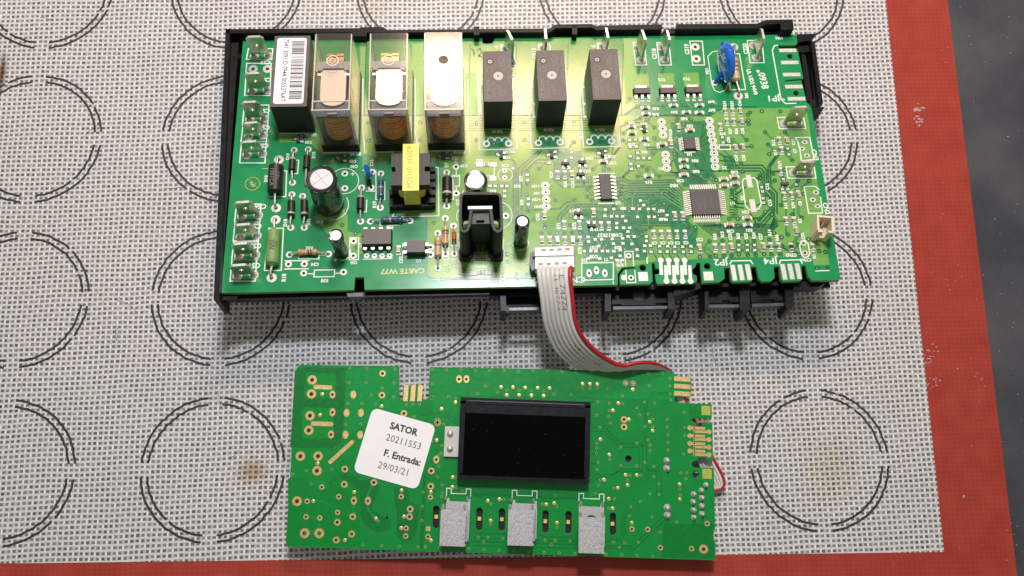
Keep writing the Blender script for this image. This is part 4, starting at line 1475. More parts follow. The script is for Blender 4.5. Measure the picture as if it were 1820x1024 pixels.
for (tl, tr, br, bl, by, nm) in (((858, 91), (909, 91), (911, 180), (860, 181), 228.5, "left"), ((953, 90), (1002, 89), (1008, 178), (957, 180), 227, "middle"), ((1047, 88), (1097, 87), (1105, 176), (1055, 178), 224, "right")):
    fx = (bl[0] + br[0]) / 2
    h = B.hfor(P(fx - 2, by), bl[1] - .5)
    x, y, wx, wy = toprect(tl, tr, br, bl, h)
    t = sub("relay", board, (x, y, 0), "low black relay with raised moulded lettering, %s one of three" % nm)
    mb = MB()
    mb.box(0, 0, .04, h, wx, wy, 'relaytop', kside='black')
    mb.build("case", t, bev=.018)
    mb = MB()
    mb.box(0, 0, 0, .04, wx - .1, wy - .1, 'black')
    mb.build("foot_plate", t)
    mb = MB()
    mb.ring(.02, .0, h + .0025, .035, .16, 'dimple', 20)
    mb.disc(.02, .0, h + .003, .035, 'black', 10)
    mb.build("vent_dimple", t)
    mb = MB()
    mb.ring(-.24, wy * .29, h + .0025, .075, .125, 'black', 18)
    mb.disc(-.24, wy * .29, h + .0022, .075, 'dimple', 12)
    mb.disc(-.24, wy * .29, h + .003, .03, 'black', 10)
    mb.build("vent_hole", t)
    mb = MB()
    zt = h + .002
    text(mb, 'emboss', "OMRON", (-wx * .34, -wy * .26, zt), .20, 90, bold=.002)
    text(mb, 'emboss', "G5Q-1A", (-wx * .15, -wy * .26, zt), .18, 90)
    text(mb, 'emboss', "12VDC", (wx * .04, -wy * .29, zt), .15, 90)
    text(mb, 'emboss', "1A250VAC", (wx * .24, wy * .24, zt), .15, 90)
    text(mb, 'emboss', "OMRON JAPAN", (wx * .41, wy * .10, zt), .16, 90)
    text(mb, 'emboss', "VDE", (wx * .12, wy * .22, zt), .15, 90)
    tri = [(wx * .02, wy * .30), (wx * .20, wy * .30), (wx * .11, wy * .42)]
    mb.line(tri, .014, zt, 'emboss', True)
    mb.ring(-wx * .28, wy * .12, zt, .095, .112, 'emboss', 18)
    mb.line(rrect(wx * .17, -wy * .34, .13, .17, .01), .013, zt, 'emboss', True)
    mb.line([(wx * .17 - .16, -wy * .34), (wx * .17 - .065, -wy * .34)], .013, zt, 'emboss')
    mb.line([(wx * .17 + .065, -wy * .34), (wx * .17 + .16, -wy * .34)], .013, zt, 'emboss')
    LATE.append((mb, "moulded_lettering", t))

# ------------------------------------------------------------------ see-through relays
for bx0, bx1, by, bh, ty, backpx, nm, contact in ((575, 640, 269.5, 258.5, 197, (588, 59), "left", True), (668, 735, 268.5, 257, 196, (688, 58), "middle", True), (761, 826.5, 266.5, 255, 196, (788, 57), "right", False)):
    f0, f1 = P(bx0, by), P(bx1, by)
    bc = (f0 + f1) / 2
    h = B.hfor(bc, ty)
    hb = B.hfor(bc, bh)
    yb = P(*backpx, h).y
    wx, wy = (f1 - f0).x, yb - bc.y
    cx, cy = bc.x, (bc.y + yb) / 2
    t = sub("relay", board, (cx, cy, 0), "tall see-through relay with a copper coil, %s one of three" % nm)
    mb = MB()
    mb.box(0, 0, .0, hb, wx, wy, 'black')
    mb.build("base", t, bev=.015)
    X, Y = wx / 2 - .01, wy / 2 - .01
    mb = MB()
    mb.add([(-X, -Y, hb), (X, -Y, hb), (X, Y, hb), (-X, Y, hb), (-X, -Y, h), (X, -Y, h), (X, Y, h), (-X, Y, h)], [[0, 1, 5, 4], [1, 2, 6, 5], [2, 3, 7, 6], [3, 0, 4, 7], [4, 5, 6, 7]], 'clear')
    e = .035
    for sx in (-1, 1):
        mb.box(sx * (X - .04), -(Y - e), hb, h - .01, .085, e * 1.2, 'edgeglint')
        mb.box(sx * (X - e), (Y - e), hb, h - .01, e, e, 'edgeglint')
        mb.box(sx * (X - e), 0, h - .05, h - .015, e, 2 * Y - .1, 'edgeglint')
    mb.box(0, -(Y - e), h - .05, h - .015, 2 * X - .1, e, 'edgeglint')
    mb.box(0, -(Y - .36), h - .06, h - .015, 2 * X - .1, e, 'edgeglint')
    mb.ring(0, Y * .28, h + .002, .17, .20, 'edgeglint', 24)
    mb.ring(0, Y * .28, h + .002, .08, .10, 'edgeglint', 18)
    mb.build("clear_cover", t)
    # coil: enamelled winding round an upright bobbin
    mb = MB()
    r = wx * .355
    prof, n_ = [], 26
    z0, z1 = hb + .10, h - .52
    cyl_y = -Y + r + .12
    for i in range(n_ + 1):
        z = z0 + (z1 - z0) * i / n_
        prof.append((r + (.014 if i % 2 else 0), z))
    mb.lathe(prof, (0, cyl_y, 0), (0, 0, 1), 'copper', 30, ['copperd' if i % 3 == 2 else 'copper' for i in range(n_)])
    mb.build("coil", t)
    mb = MB()
    mb.lathe([(r + .06, hb + .0), (r + .06, hb + .09)], (0, cyl_y, 0), (0, 0, 1), 'black', 26)
    mb.box(0, -Y + .35, z1 + .005, z1 + .10, 2 * X - .14, .62, 'indigo')
    mb.box(0, -Y + .10, z1 + .06, z1 + .2, .3, .06, 'greyframe')
    mb.build("bobbin_flange", t)
    # armature plate rounded at its front
    mb = MB()
    aw, ya, yf = wx * .66, Y * .18, -Y + .38
    pts = [(-aw / 2, ya), (aw / 2, ya), (aw / 2, yf + .28)] + [(aw / 2 * math.cos(q), yf + .28 - .28 * math.sin(q)) for q in [math.pi * k / 10 for k in range(1, 10)]] + [(-aw / 2, yf + .28)]
    mb.prism(pts, z1 + .14, z1 + .20, 'armunlit' if nm == 'left' else 'arm')
    mb.build("armature", t, bev=.012)
    mb = MB()
    mb.box(0, Y * .30, z1 - .35, z1 + .24, 2 * X - .14, .26, 'greyframe')
    for sx in (-1, 1):
        mb.box(sx * (X * .70), Y * .20, z1 + .14, z1 + .26, .17, .14, 'greyframe')
        mb.box(sx * (X * .76), Y * .12, hb, z1 + .1, .06, .12, 'greyframe')
        mb.box(sx * X * .74, Y * .06, z1 + .15, z1 + .22, .14, .08, 'arm')
    mb.build("yoke", t, bev=.01)
    mb = MB()
    mb.box(0, Y * .62, hb, z1 + .10, wx * .46, .05, 'blade')
    mb.box(0, Y * .55, z1 + .02, z1 + .07, wx * .46, .38, 'blade')
    mb.disc(0, Y * .62, z1 + .073, .09, 'brown', 14)
    mb.build("contact_blade", t)
    if not contact:
        mb = MB()
        mb.lathe([(.165, h - .06), (.16, h + .006)], (0, Y * .28, 0), (0, 0, 1), 'vent', 22)
        mb.disc(.03, Y * .28 + .06, h + .0075, .05, 'black', 10)
        mb.build("vent_plug", t)

# ------------------------------------------------------------------ transformer
fb = P(733, 373)
hT = B.hfor(fb, 339)
tl, trr, bl_ = P(715, 256, hT), P(743.5, 256, hT), P(715, 339, hT)
cx, cy = (tl.x + trr.x) / 2 + .02, (tl.y + bl_.y) / 2
t = sub("transformer", board, (cx, cy, 0), "black ferrite transformer wrapped in bright yellow tape")
tw, tlth = trr.x - tl.x, tl.y - bl_.y
hc = hT - .07
mb = MB()
q = [P(*c, hc) for c in ((696, 274), (763, 272), (765, 328), (694, 330))]
y0, y1 = (q[2].y + q[3].y) / 2 - cy, (q[0].y + q[1].y) / 2 - cy
x0, x1 = (q[0].x + q[3].x) / 2 - cx, (q[1].x + q[2].x) / 2 - cx
ym = (y0 + y1) / 2
pts = [(x0, y0), (x1, y0), (x1, ym - .09), (x1 - .17, ym - .09), (x1 - .17, ym + .09), (x1, ym + .09), (x1, y1), (x0, y1), (x0, ym + .09), (x0 + .14, ym + .09), (x0 + .14, ym - .09), (x0, ym - .09)]
mb.prism(pts, hc - .32, hc, 'ferrite')
mb.prism([(x0 + .05, y0 + .1), (x1 - .05, y0 + .1), (x1 - .05, y1), (x0 + .05, y1)], .35, .62, 'ferrite')
mb.build("core", t, bev=.02)
mb = MB()
mb.rbox(0, (y0 + y1) / 2 - .05, .55, hc - .325, (x1 - x0) * .72, (y1 - y0) * 1.04, .2, 'yellow')
mb.build("winding_tape", t)
mb = MB()
mb.box(0, -tlth / 2 + tlth / 2, .12, hT, tw, tlth, 'yellow')
mb.build("tape_band", t, bev=.015)
mb = MB()
fbx0, fbx1 = P(693, 375).x - cx, P(775, 375).x - cx
yb0 = P(733, 376).y - cy
mb.box((fbx0 + fbx1) / 2 - .05, yb0 + .20, .04, .36, fbx1 - fbx0 - .12, .36, 'blackm')
mb.box((fbx0 + fbx1) / 2 - .05, yb0 + .46, .04, .55, fbx1 - fbx0 - .14, .2, 'blackm')
mb.box((fbx0 + fbx1) / 2 - .05, (y0 + y1) / 2, .04, .34, fbx1 - fbx0 - .3, (y1 - y0) * .9, 'blackm')
mb.build("bobbin", t, bev=.02)
for i in range(5):
    mb = MB()
    yy = yb0 + .16 + i * .29
    mb.box(fbx1 - .12, yy, .0, .50, .24, .17, 'blackm')
    mb.build("bobbin_lug", t, bev=.015)
    mb = MB()
    mb.box(fbx1 - .14, yy + .14, .22, .30, .16, .07, 'copper' if i % 2 else 'tin')
    mb.build("pin", t)
mb = MB()
text(mb, 'tapeprint', "M25110  H3009", (-.02, 0, hT + .003), .27, 90, bold=-.001, sx=.86)
LATE.append((mb, "tape_print", t))

# ------------------------------------------------------------------ folded heat sink with its regulator
hs0 = P(855, 440)
hS = B.hfor(P(826, 461), 412)
t = sub("heat_sink", board, (hs0.x, hs0.y, 0), "black folded sheet heat sink with a metal-tabbed regulator inside")


def hsL(px, py):
    v = P(px, py, hS) - hs0
    return (v.x, v.y)


path = [hsL(*q) for q in ((838, 371), (836, 385), (834, 400), (831, 408), (826, 411.5), (821, 410), (818.5, 404), (818, 380), (819, 352), (821, 346), (826, 344), (855, 343.5), (883, 344), (888, 346), (890, 352), (891.5, 380), (892, 404), (889, 410), (884, 411.5), (879, 408), (876, 400), (874, 385), (872, 371))]
mb = MB()
wd, n_ = .085, len(path)
L_, R_ = [], []
for i in range(n_):
    a = Vector(path[max(0, i - 1)])
    b = Vector(path[min(n_ - 1, i + 1)])
    d = (b - a).normalized()
    nn = Vector((-d.y, d.x)) * wd / 2
    L_.append((path[i][0] + nn.x, path[i][1] + nn.y))
    R_.append((path[i][0] - nn.x, path[i][1] - nn.y))
for z0, z1 in ((.0, .25), (.25, hS)):
    vs = []
    for i in range(n_):
        vs += [(*L_[i], z0), (*R_[i], z0), (*L_[i], z1), (*R_[i], z1)]
    fs = []
    for i in range(n_ - 1):
        a, b = 4 * i, 4 * i + 4
        fs += [[a + 1, b + 1, b + 3, a + 3], [b, a, a + 2, b + 2], [a + 2, a + 3, b + 3, b + 2], [b, b + 1, a + 1, a]]
    fs += [[0, 1, 3, 2], [4 * n_ - 4, 4 * n_ - 2, 4 * n_ - 1, 4 * n_ - 3]]
    if z0 == 0:
        continue
    mb.add(vs, fs, 'sinkcoat')
mb.build("folded_sheet", t)
c0, c1 = hsL(826, 411.5), hsL(884, 411.5)
for c in (c0, c1):
    mb = MB()
    sg = 1 if c is c0 else -1
    mb.lathe([(.235, 0), (.235, .30), (.15, .30), (.15, .27)], (c[0], c[1] + .12, 0), (0, 0, 1), 'sinkcoat', 18)
    mb.prism([(c[0] + sg * .14, c[1] + .02), (c[0] + sg * .24, c[1] + .06), (c[0] + sg * .44, c[1] + .95), (c[0] + sg * .32, c[1] + .95)], .0, .34, 'sinkcoat')
    mb.lathe([(.115, .262), (.10, .264)], (c[0], c[1] + .12, 0), (0, 0, 1), 'tin', 14)
    mb.build("foot", t)
ta, tb_ = hsL(831.5, 366), hsL(875, 366)
mb = MB()
tx = (ta[0] + tb_[0]) / 2
mb.box(tx, ta[1], hS - .78, hS - .13, tb_[0] - ta[0], .10, 'bracket')
mb.build("metal_tab", t, bev=.01)
mb = MB()
mb.box(tx, ta[1] - .27, .45, hS - .32, tb_[0] - ta[0] - .10, .40, 'black')
mb.box(tx, ta[1] - .30, hS - .32, hS - .20, .25, .2, 'black')
mb.build("regulator_body", t, bev=.02)
for i in (-1, 0, 1):
    mb = MB()
    mb.tube([(tx + i * .17, ta[1] - .40, .47), (tx + i * .17, ta[1] - .52, .3), (tx + i * .14, ta[1] - .6, 0)], .045, 'black', 6)
    mb.build("lead", t)

# ------------------------------------------------------------------ cream two-pin connector
cb = P(1458, 424)
hC = .72
q = [P(*c, hC) for c in ((1450, 384), (1479, 383), (1484, 412), (1456, 414))]
cx, cy = sum(v.x for v in q) / 4, sum(v.y for v in q) / 4
wx, wy = (q[1] - q[0]).xy.length, (q[3] - q[0]).xy.length
t = sub("pin_header", board, (cx, cy, 0), "small cream open-topped two-pin connector at the right edge")
mb = MB()
rot = -.12
tk = .07
ca, sa = math.cos(rot), math.sin(rot)
for (ox, oy, ax, ay, hh) in ((0, wy / 2 - tk / 2, wx, tk, hC), (-.17, -wy / 2 + tk / 2, wx * .30, tk, hC), (.17, -wy / 2 + tk / 2, wx * .30, tk, hC), (-wx / 2 + tk / 2, 0, tk, wy - 2 * tk, hC), (wx / 2 - tk / 2, 0, tk, wy - 2 * tk, hC), (0, 0, wx - tk, wy - tk, .22)):
    mb.box(ca * ox - sa * oy, sa * ox + ca * oy, .01, hh, ax, ay, 'cream', rot)
mb.build("shroud", t, bev=.01)
for oy in (-.11, .14):
    mb = MB()
    mb.box(-sa * oy, ca * oy, .2, .5, .06, .06, 'lead', rot, taper=.01)
    mb.build("pin", t)

# ------------------------------------------------------------------ legend printed on the main board
def hl(pts, wpx=1.3, closed=False, k='ink'):
    H.line(PL(pts), (wpx + .55) * S, ZI, k, closed)


def hr_(x0, y0, x1, y1, wpx=1.4, sk=0.0):
    hl([(x0, y0), (x1, y0), (x1 + sk, y1), (x0 + sk, y1)], wpx, True)


for y0, y1, dx in ((87, 106, 0), (113, 170, -3), (187, 222, -7), (222, 252, -9.5), (252, 290, -12), (363, 395, -21), (395, 428, -23.5), (430, 462, -26), (462, 500, -29)):
    hl([(441 + dx + .5, y0), (491 + dx - 6, y0), (490 + dx - 7, y1), (440 + dx - 2, y1)], 1.6, True)
for x0, x1, y0, y1 in ((890, 916, 80, 122), (957, 981, 79, 118), (1061, 1083, 77, 116), (1125, 1149, 76, 116), (1167, 1193, 76, 116), (1226, 1252, 73.5, 116), (1328, 1358, 72.5, 112)):
    hl([(x0, y0), (x1 - 4, y0), (x1, y1), (x0 + 5, y1)], 1.4, True)
hr_(1381, 209, 1428, 209 + 20, 1.5, 4)
hr_(1397, 297, 1447, 297 + 20, 1.5, 3)
hl([(477, 300), (466, 300)], 0.1)
hl([(505, 304), (509.5, 304), (508, 350), (477, 350)], 1.4)
hl([(527, 285), (531, 285), (529, 309), (523, 309)], 1.2)
hl([(478, 406), (504, 406), (500, 481), (470, 481)], 1.5, True)
for a in ((531, 458, 567, 460.5), ):
    hl([(531, 453), (531, 460.5), (567, 460.5), (567, 454), (580, 454)], 1.3)
hl([(506, 464), (550, 463.5)], 1.5)
hl([(505, 478.5), (549, 478)], 1.5)
hl([(548, 487), (558, 487)], 1.3)
hl([(559, 480.5), (595, 480), (594, 492), (558, 492.5)], 1.5, True)
hl([(595, 486), (605, 486)], 1.3)
hl([(622, 423), (637.5, 423), (637, 462), (621, 462)], 1.4, True)
hl([(669, 324), (668, 355), (684, 355), (684, 323)], 1.3)
hl([(675, 395), (675.5, 401), (711, 400.5), (712, 396)], 1.3)
hl([(652, 355), (651, 377), (644, 377)], 1.3)
hl([(644, 303), (668, 303), (668, 340), (650, 340)], 1.4)
hl([(700, 380), (697, 386), (780, 384), (779, 298), (770, 298)], 1.5)
hl([(785, 355), (806, 355), (805, 318)], 1.3)
hl([(804, 312), (817, 312), (816.5, 331), (803, 331)], 1.4, True)
hl([(804, 314), (817, 314)], 1.4)
hl([(811, 303), (811, 311)], 1.2)
hl([(811, 331), (811, 338)], 1.2)
hl([(785, 462), (797, 462), (798, 405)], 1.2)
hl([(770, 462), (786, 462), (787, 430)], 1.2)
hl([(802, 437), (814, 437), (814, 415)], 1.2)
hl([(816, 430), (816, 487.5), (895.5, 486.5), (895, 425)], 1.5)
hr_(843, 466, 868, 477.5, 1.3)
hl([(843, 290), (879, 290), (878, 313), (860, 313)], 1.2)
for cx, cy, r, a0, a1 in ((612, 322, 25.5, 0, 360), (846, 350, 25, 100, 250), (898, 311, 13, 0, 360), (590, 365, 29, -90, 30), (608, 449, 15, -100, 40), (882, 383, 28, -80, 80), (925, 432, 14, -110, 30), (838, 385, 26, 110, 200)):
    c = P(cx, cy)
    n_ = 28
    pts = [(c.x + r * S * math.cos(math.radians(a0 + (a1 - a0) * i / n_)), c.y + r * S * math.sin(math.radians(a0 + (a1 - a0) * i / n_))) for i in range(n_ + 1)]
    H.line(pts, 1.4 * S, ZI, 'ink')
for (x0, y0, x1, y1, x2, y2, x3, y3) in ((848, 135, 917, 135, 919, 265, 852, 267), (938, 133, 1007, 132, 1010, 263, 944, 264.5), (1028, 132, 1098, 130, 1102, 261, 1037, 262)):
    hl([(x0, y0), (x1, y1), (x2, y2), (x3, y3)], 1.5, True)
    xm, yb_ = (x2 + x3) / 2, (y2 + y3) / 2 - 9
    for k in range(3):
        ox = xm + (k - 1) * 13
        hl([(ox - 6.5, yb_ - 5), (ox - 5, yb_ - 10), (ox, yb_ - 12.5), (ox + 5, yb_ - 10), (ox + 6.5, yb_ - 5)], 1.5)
    for q in (155, 185, 208):          # bright test spots beside each low relay
        c = P(x0 + 8 + (q - 155) * .06, q)
        H.disc(c.x, c.y, ZI + .001, 3.2 * S, 'ink', 10)
    hl([(x0 + 7, 152), (x0 + 10, 210)], 1.6)
for xa, xb in ((645, 650), (738, 745), (832, 836)):
    hl([(xa, 140), (xa, 235), (xb - 1, 273)], 1.4)
hl([(497, 238), (549, 238)], 1)
hl([(575, 272), (642, 271.5)], 1.4)
hl([(668, 271), (700, 270.5)], 1.4)
hl([(761, 269), (828, 268)], 1.4)
c = P(1277, 128)
for a, b in ((0, 0),):
    pts = [P(1258, 101), P(1266, 92.5), P(1275, 91), P(1286, 96), P(1292, 104), P(1295, 148), P(1289, 160), P(1279, 165), P(1270, 161), P(1265, 150)]
    H.line([(q.x, q.y) for q in pts], 1.5 * S, ZI, 'ink', True)
hl([(1301, 96), (1314, 96), (1325, 159.5), (1298, 160), (1295, 135)], 1.4)
hl([(1382, 80.5), (1376, 82), (1372.5, 90), (1388, 177), (1396, 184.5), (1415, 184)], 1.6)
hl([(1390, 176), (1395, 178)], 1.4)
hl([(1319, 324), (1322, 318), (1340, 316.5), (1345, 322), (1353, 362), (1348, 372), (1332, 373.5), (1325, 366)], 1.6, True)
hl([(1413, 245), (1439, 244.5), (1447, 284), (1424, 286), (1422, 270), (1418, 252)], 1.6, True)
hl([(1429, 332), (1449, 331.5), (1456, 338)], 1.6)
hl([(1429, 332), (1437, 379.5), (1462, 379), (1458, 350)], 1.6)
hl([(1297, 470), (1300, 464), (1334, 463.5), (1338, 470)], 1.6)
hl([(1385, 470), (1387, 463), (1422, 462), (1426, 469)], 1.6)
hl([(1034, 468), (1090, 467), (1090, 497), (1034, 498.5)], 1.5, True)
for pts in ([(1110, 447), (1125, 447), (1126, 474)], [(1110, 447), (1112, 474)], [(1112, 480), (1114, 503), (1130, 502.5), (1128, 480)]):
    hl(pts, 1.2)
hl([(1421, 437), (1424, 429), (1431, 427.5), (1436, 433), (1439, 450), (1436, 457), (1429, 458), (1424, 452)], 1.5, True)
hr_(1278, 258, 1298, 266, 1.3)
hl([(1064, 309), (1093, 308.5)], 1.2)
hl([(1063, 362), (1092, 361.5)], 2.0)
hl([(1216, 271), (1236, 270.5)], 1.4)
hl([(645, 461), (698, 460)], 1.0)
# scratched flux line along the copper edge and pen marks
hl([(767, 497.5), (893, 495.5), (958, 494)], 1.1)
hl([(1449, 482), (1474, 481)], 1.4)
hl([(838, 86), (843, 94), (842, 101)], .9, k='print')
hl([(848, 90), (853, 86), (856, 93), (850, 100), (857, 101)], .9, k='print')


def tx(s_, px, py, hpx=7.5, rot=180, bold=.002, k='ink', sx=.95):
    l = P(px, py)
    text(H, k, s_, (l.x, l.y, ZI + .001), hpx * S / .68, rot, bold + .005, sx)


for s_, x, y, hp in (("CS9", 472, 111, 8), ("CS8", 473, 142, 8), ("CS7", 471, 197, 8), ("CS6", 470, 226.5, 8.5), ("CS5", 468, 259, 8.5), ("CS4", 463, 367, 9), ("CS3", 454, 402, 9.5), ("CS2", 454, 437, 9), ("CS1", 452, 472, 9), ("D26", 548, 253.5, 5), ("REL7A", 553, 240, 5),
                     ("D25", 627, 287, 5), ("REL6A", 632, 274.5, 5), ("C40", 629.6, 296, 5.5), ("C15", 568, 394.5, 5), ("R32", 550, 441, 5.5), ("C34", 560, 470, 5.5), ("R38", 577, 499, 5.5), ("C41", 628.5, 467, 5), ("R20", 693, 404.5, 5.5), ("U2", 744, 464, 5.5), ("MR2", 880, 500.5, 6),
                     ("REL4A", 816, 271, 5.5), ("D23", 810, 281, 5.5), ("C18", 825, 295, 5.5), ("R62", 852, 285.5, 5.5), ("C28", 898, 294.5, 5.5), ("REL3A", 905, 270, 5.5), ("D22", 900, 280, 5.5), ("REL3B", 884, 234, 5), ("REL2B", 975, 231, 5), ("REL1B", 1066, 231, 5), ("R25", 919, 331, 5.5), ("R41", 876, 339.5, 5),
                     ("+15V", 952, 331, 5), ("+5V", 954, 343.5, 5), ("+12V", 953, 355, 5), ("GND", 957, 367.5, 5), ("D14", 1048, 282, 5.5), ("D18", 1087, 278.5, 5.5), ("D13", 1043, 304.5, 5.5), ("C37", 1089, 290, 5.5), ("U3", 1098, 361, 5.5), ("R13", 1153, 324, 5.5), ("D11", 1018, 375, 5.5), ("R51", 1107, 370.5, 5), ("R67", 1175, 375, 5.5), ("R68", 1177, 390, 5.5),
                     ("D27", 1055, 440.5, 6), ("D28", 1055, 456.5, 6), ("D2", 1038, 462.5, 6), ("T1", 1077, 461, 5), ("C44R17R27", 1084, 418, 6.5), ("R59", 1098, 440, 5.5), ("R70", 1102, 471, 5.5), ("R76", 1100, 464, 5), ("MR1", 1384, 68, 5.5), ("T9", 1060, 408, 5), ("R35", 1165, 193.5, 5.5), ("R46", 1165, 203.5, 5.5), ("R44", 1198, 199.5, 5.5),
                     ("R45", 1216, 211, 5.5), ("R47", 1265, 196, 5.5), ("R49", 1264, 181, 5.5), ("R75", 1284, 238, 5), ("X1", 1174, 300, 5.5), ("X2", 1287, 298, 5.5), ("U4", 1225, 274.5, 5.5), ("R56", 1235, 286, 5.5), ("R60", 1237, 305, 5.5), ("C30", 1209, 321.5, 5.5), ("MR3", 1198, 330, 5.5), ("U1", 1301, 361, 5.5), ("C40", 1305, 306, 5.5), ("C24", 1325, 377, 5.5), ("C38", 1298, 411, 5.5),
                     ("R31", 1331, 409.5, 5.5), ("C21", 1243, 426, 5.5), ("C9", 1163, 432, 5.5), ("C5", 1178, 432, 5.5), ("C4", 1192, 432, 5.5), ("C3", 1204, 432, 5.5), ("C2", 1219, 431.5, 5.5), ("CTN2", 1406, 453.5, 5.5), ("CTN1", 1432, 462, 5.5), ("R25", 1145, 270.5, 5), ("R26", 1149, 257.5, 5), ("D12", 1122, 257, 5), ("D19", 1144, 220, 5), ("C53", 1226, 224, 5), ("R54", 1122, 218, 5),
                     ("TC2", 1176, 142, 5.5), ("TC3", 1220, 140.5, 5.5)):
    tx(s_, x, y, hp, bold=.003)
for s_, x, y, hp in (("2", 951, 498, 11), ("CN", 1027, 497, 11), ("JP2", 1281, 466, 11.5), ("JP4", 1369, 463.5, 11.5), ("JP1", 1374, 175, 12), ("1", 1090, 502, 6), ("J", 1150, 464, 9)):
    tx(s_, x, y, hp, bold=.001, sx=1.15)
for s_, x, y, hp in (("D19", 512, 279, 5.5), ("D15", 558, 276, 5.5), ("D16", 473, 318, 5.5), ("D18", 507.6, 396.5, 6), ("D10", 549, 395, 5.5), ("R18", 505, 494, 6.5), ("U7", 641, 436, 5.5), ("C16", 661, 290, 5.5), ("R19", 666, 364, 6), ("D7", 794, 294, 5.5), ("C52", 713, 462, 5.5), ("R21", 779, 493, 6), ("R22", 792.5, 467, 6), ("D8", 807.5, 464, 6), ("D6", 811, 287, 5.5),
                     ("C17", 814, 360, 5), ("C42", 956, 386, 6), ("R71", 993, 402, 6), ("R72", 1021, 402, 6), ("R78", 1031, 446, 6), ("CS15", 950, 95, 8), ("4", 883, 84, 8), ("6", 1055, 83, 8), ("CS18", 1163, 96, 8), ("CS19", 1221, 88, 8), ("CS20", 1325, 87, 8), ("VD1", 1257, 127, 5.5), ("R81", 1327, 170, 5.5), ("R34", 1288, 185, 5.5), ("R33", 1301, 185, 5.5), ("C46", 1315, 184, 5.5),
                     ("R37", 1298, 233.5, 5.5), ("R36", 1309, 233.5, 5.5), ("C45", 1320, 233, 5.5), ("C47", 1309, 281, 5.5), ("C35", 1322, 281, 5.5), ("C36", 1295, 249, 5), ("R12", 1375, 254, 5.5), ("R11", 1378, 271, 5.5), ("C11", 1410, 253, 5.5), ("C7", 1413, 269, 5.5), ("R71", 1386, 291, 5.5), ("R16", 1397, 366, 5.5), ("R74", 1410, 365, 5.5), ("C8", 1422, 362, 5.5),
                     ("R55", 1271, 421, 5.5), ("R15", 1284, 417, 5.5), ("C22", 1298, 421, 5.5), ("R63", 1312, 420, 5.5), ("R23", 1326, 420, 5.5), ("R24", 1340, 419, 5.5), ("C27", 1352, 421, 5.5), ("R14", 1368, 414, 5.5), ("R66", 1381, 423, 5.5), ("R2", 1422, 393, 5.5), ("C32", 1427, 420, 5.5), ("R1", 1447, 456, 5.5), ("Q1", 1319, 352, 5.5), ("C12", 1364, 332, 5.5), ("C13", 1369, 361, 5.5),
                     ("C51", 1018, 324, 5), ("R30", 1005, 328, 5.5), ("C50", 1018, 329, 5.5), ("R29", 980, 311, 5.5), ("R73", 926, 318, 5), ("R79", 928, 360, 5), ("REL2A", 940, 244, 5), ("REL1A", 1032, 242, 5), ("REL5A", 730, 216, 5), ("R28", 1192, 235, 5), ("C31", 1192, 245, 5), ("C29", 1170, 259, 5)):
    tx(s_, x, y, hp, 90, bold=.003)
for s_, x, y, hp in (("0938", 1356, 144, 13), ("CN3", 1448, 276, 8.5), ("CN2", 1468, 371, 8.5), ("UL UD2 94V0", 1336, 146, 7)):
    tx(s_, x, y, hp, -84 if s_ != "UL UD2 94V0" else -82, bold=.003)
for x, y in ((596, 463), (627, 310), (912, 300)):
    tx("+", x, y, 9, 0)
tx("CARTE W77", 716, 482, 9, 180, bold=.004, k='goldink', sx=1.05)
for r_, in ((3.4,), ):
    c = P(1347, 127)
    H.disc(c.x, c.y, ZI, 3.2 * S, 'ink', 12)
c = P(449, 327)
H.ring(c.x, c.y, ZI, .23, .255, 'goldink', 26)
H.line([(c.x - .14, c.y + .16), (c.x + .16, c.y - .15)], .018, ZI, 'goldink')
tx("Pb", 449, 327, 8, 150, k='goldink')
LATE += [(H, "white_legend", board), (CT, "chip_print", CTP), (DT, "diode_print", DTP), (GT, "resistor_print", GTP)]

# ------------------------------------------------------------------ plastic tray under the main board
tray = thing("plastic_tray", "black moulded plastic tray holding the large circuit board, with clips along both long sides", "tray", frame=B)


def tprism(pts, h1, h0, name, bev=.02, k='blackm', pts0=None):
    mb_ = MB()
    mb_.prism(PL(pts, h1), h0, h1, k, pts0=None if pts0 is None else PL(pts0, h1))
    return mb_.build(name, tray, bev=bev)


a0, a1 = P(393, 521), P(1441, 190)
mb = MB()
mb.box(10.0, 4.85, -.98, -.86, 20.1, 9.5, 'blackm')
mb.build("floor", tray)
tprism([(401, 51.5), (409, 51.5), (389.5, 533), (379.5, 533)], .30, -1.0, "left_wall")
tprism([(411, 76), (424, 76), (392.5, 524), (389.8, 524)], .04, -.85, "left_ledge")
tprism([(401, 52), (640, 50), (640, 57.5), (402, 59)], .30, -.95, "back_wall")
tprism([(428, 68), (856, 62), (856, 67), (430, 72)], -.18, -.85, "back_ledge")
tprism([(640, 48.5), (680, 48), (690, 53.5), (980, 50.5), (980, 57.5), (640, 57.5)], .30, -.95, "back_wall")
tprism([(627, 56), (652, 55.5), (651.5, 64), (627, 64.5)], .34, -.2, "snap_hook")
tprism([(842, 47), (852, 47), (852, 62), (842, 62)], .36, -.3, "snap_hook")
tprism([(976, 51), (988, 43.5), (1051, 42.5), (1063, 48), (1063, 54), (1052, 49), (988, 50), (978, 57)], .34, -.3, "back_wall")
tprism([(1017, 44), (1026, 44), (1026, 61), (1017, 61)], .34, -.2, "snap_hook")
tprism([(1062, 45.5), (1177, 43.5), (1177, 52), (1062, 53)], .30, -.3, "back_wall")
tprism([(1180, 51), (1204, 50.5), (1204, 60), (1180, 60)], .05, -.5, "back_ledge")
tprism([(864, 62), (1180, 58), (1180, 63), (864, 67)], -.20, -.85, "back_ledge")
tprism([(1202, 43), (1345, 42), (1362, 35.5), (1388, 35), (1388, 42), (1362, 43.5), (1345, 50), (1202, 52)], .36, -.3, "latch_bar")
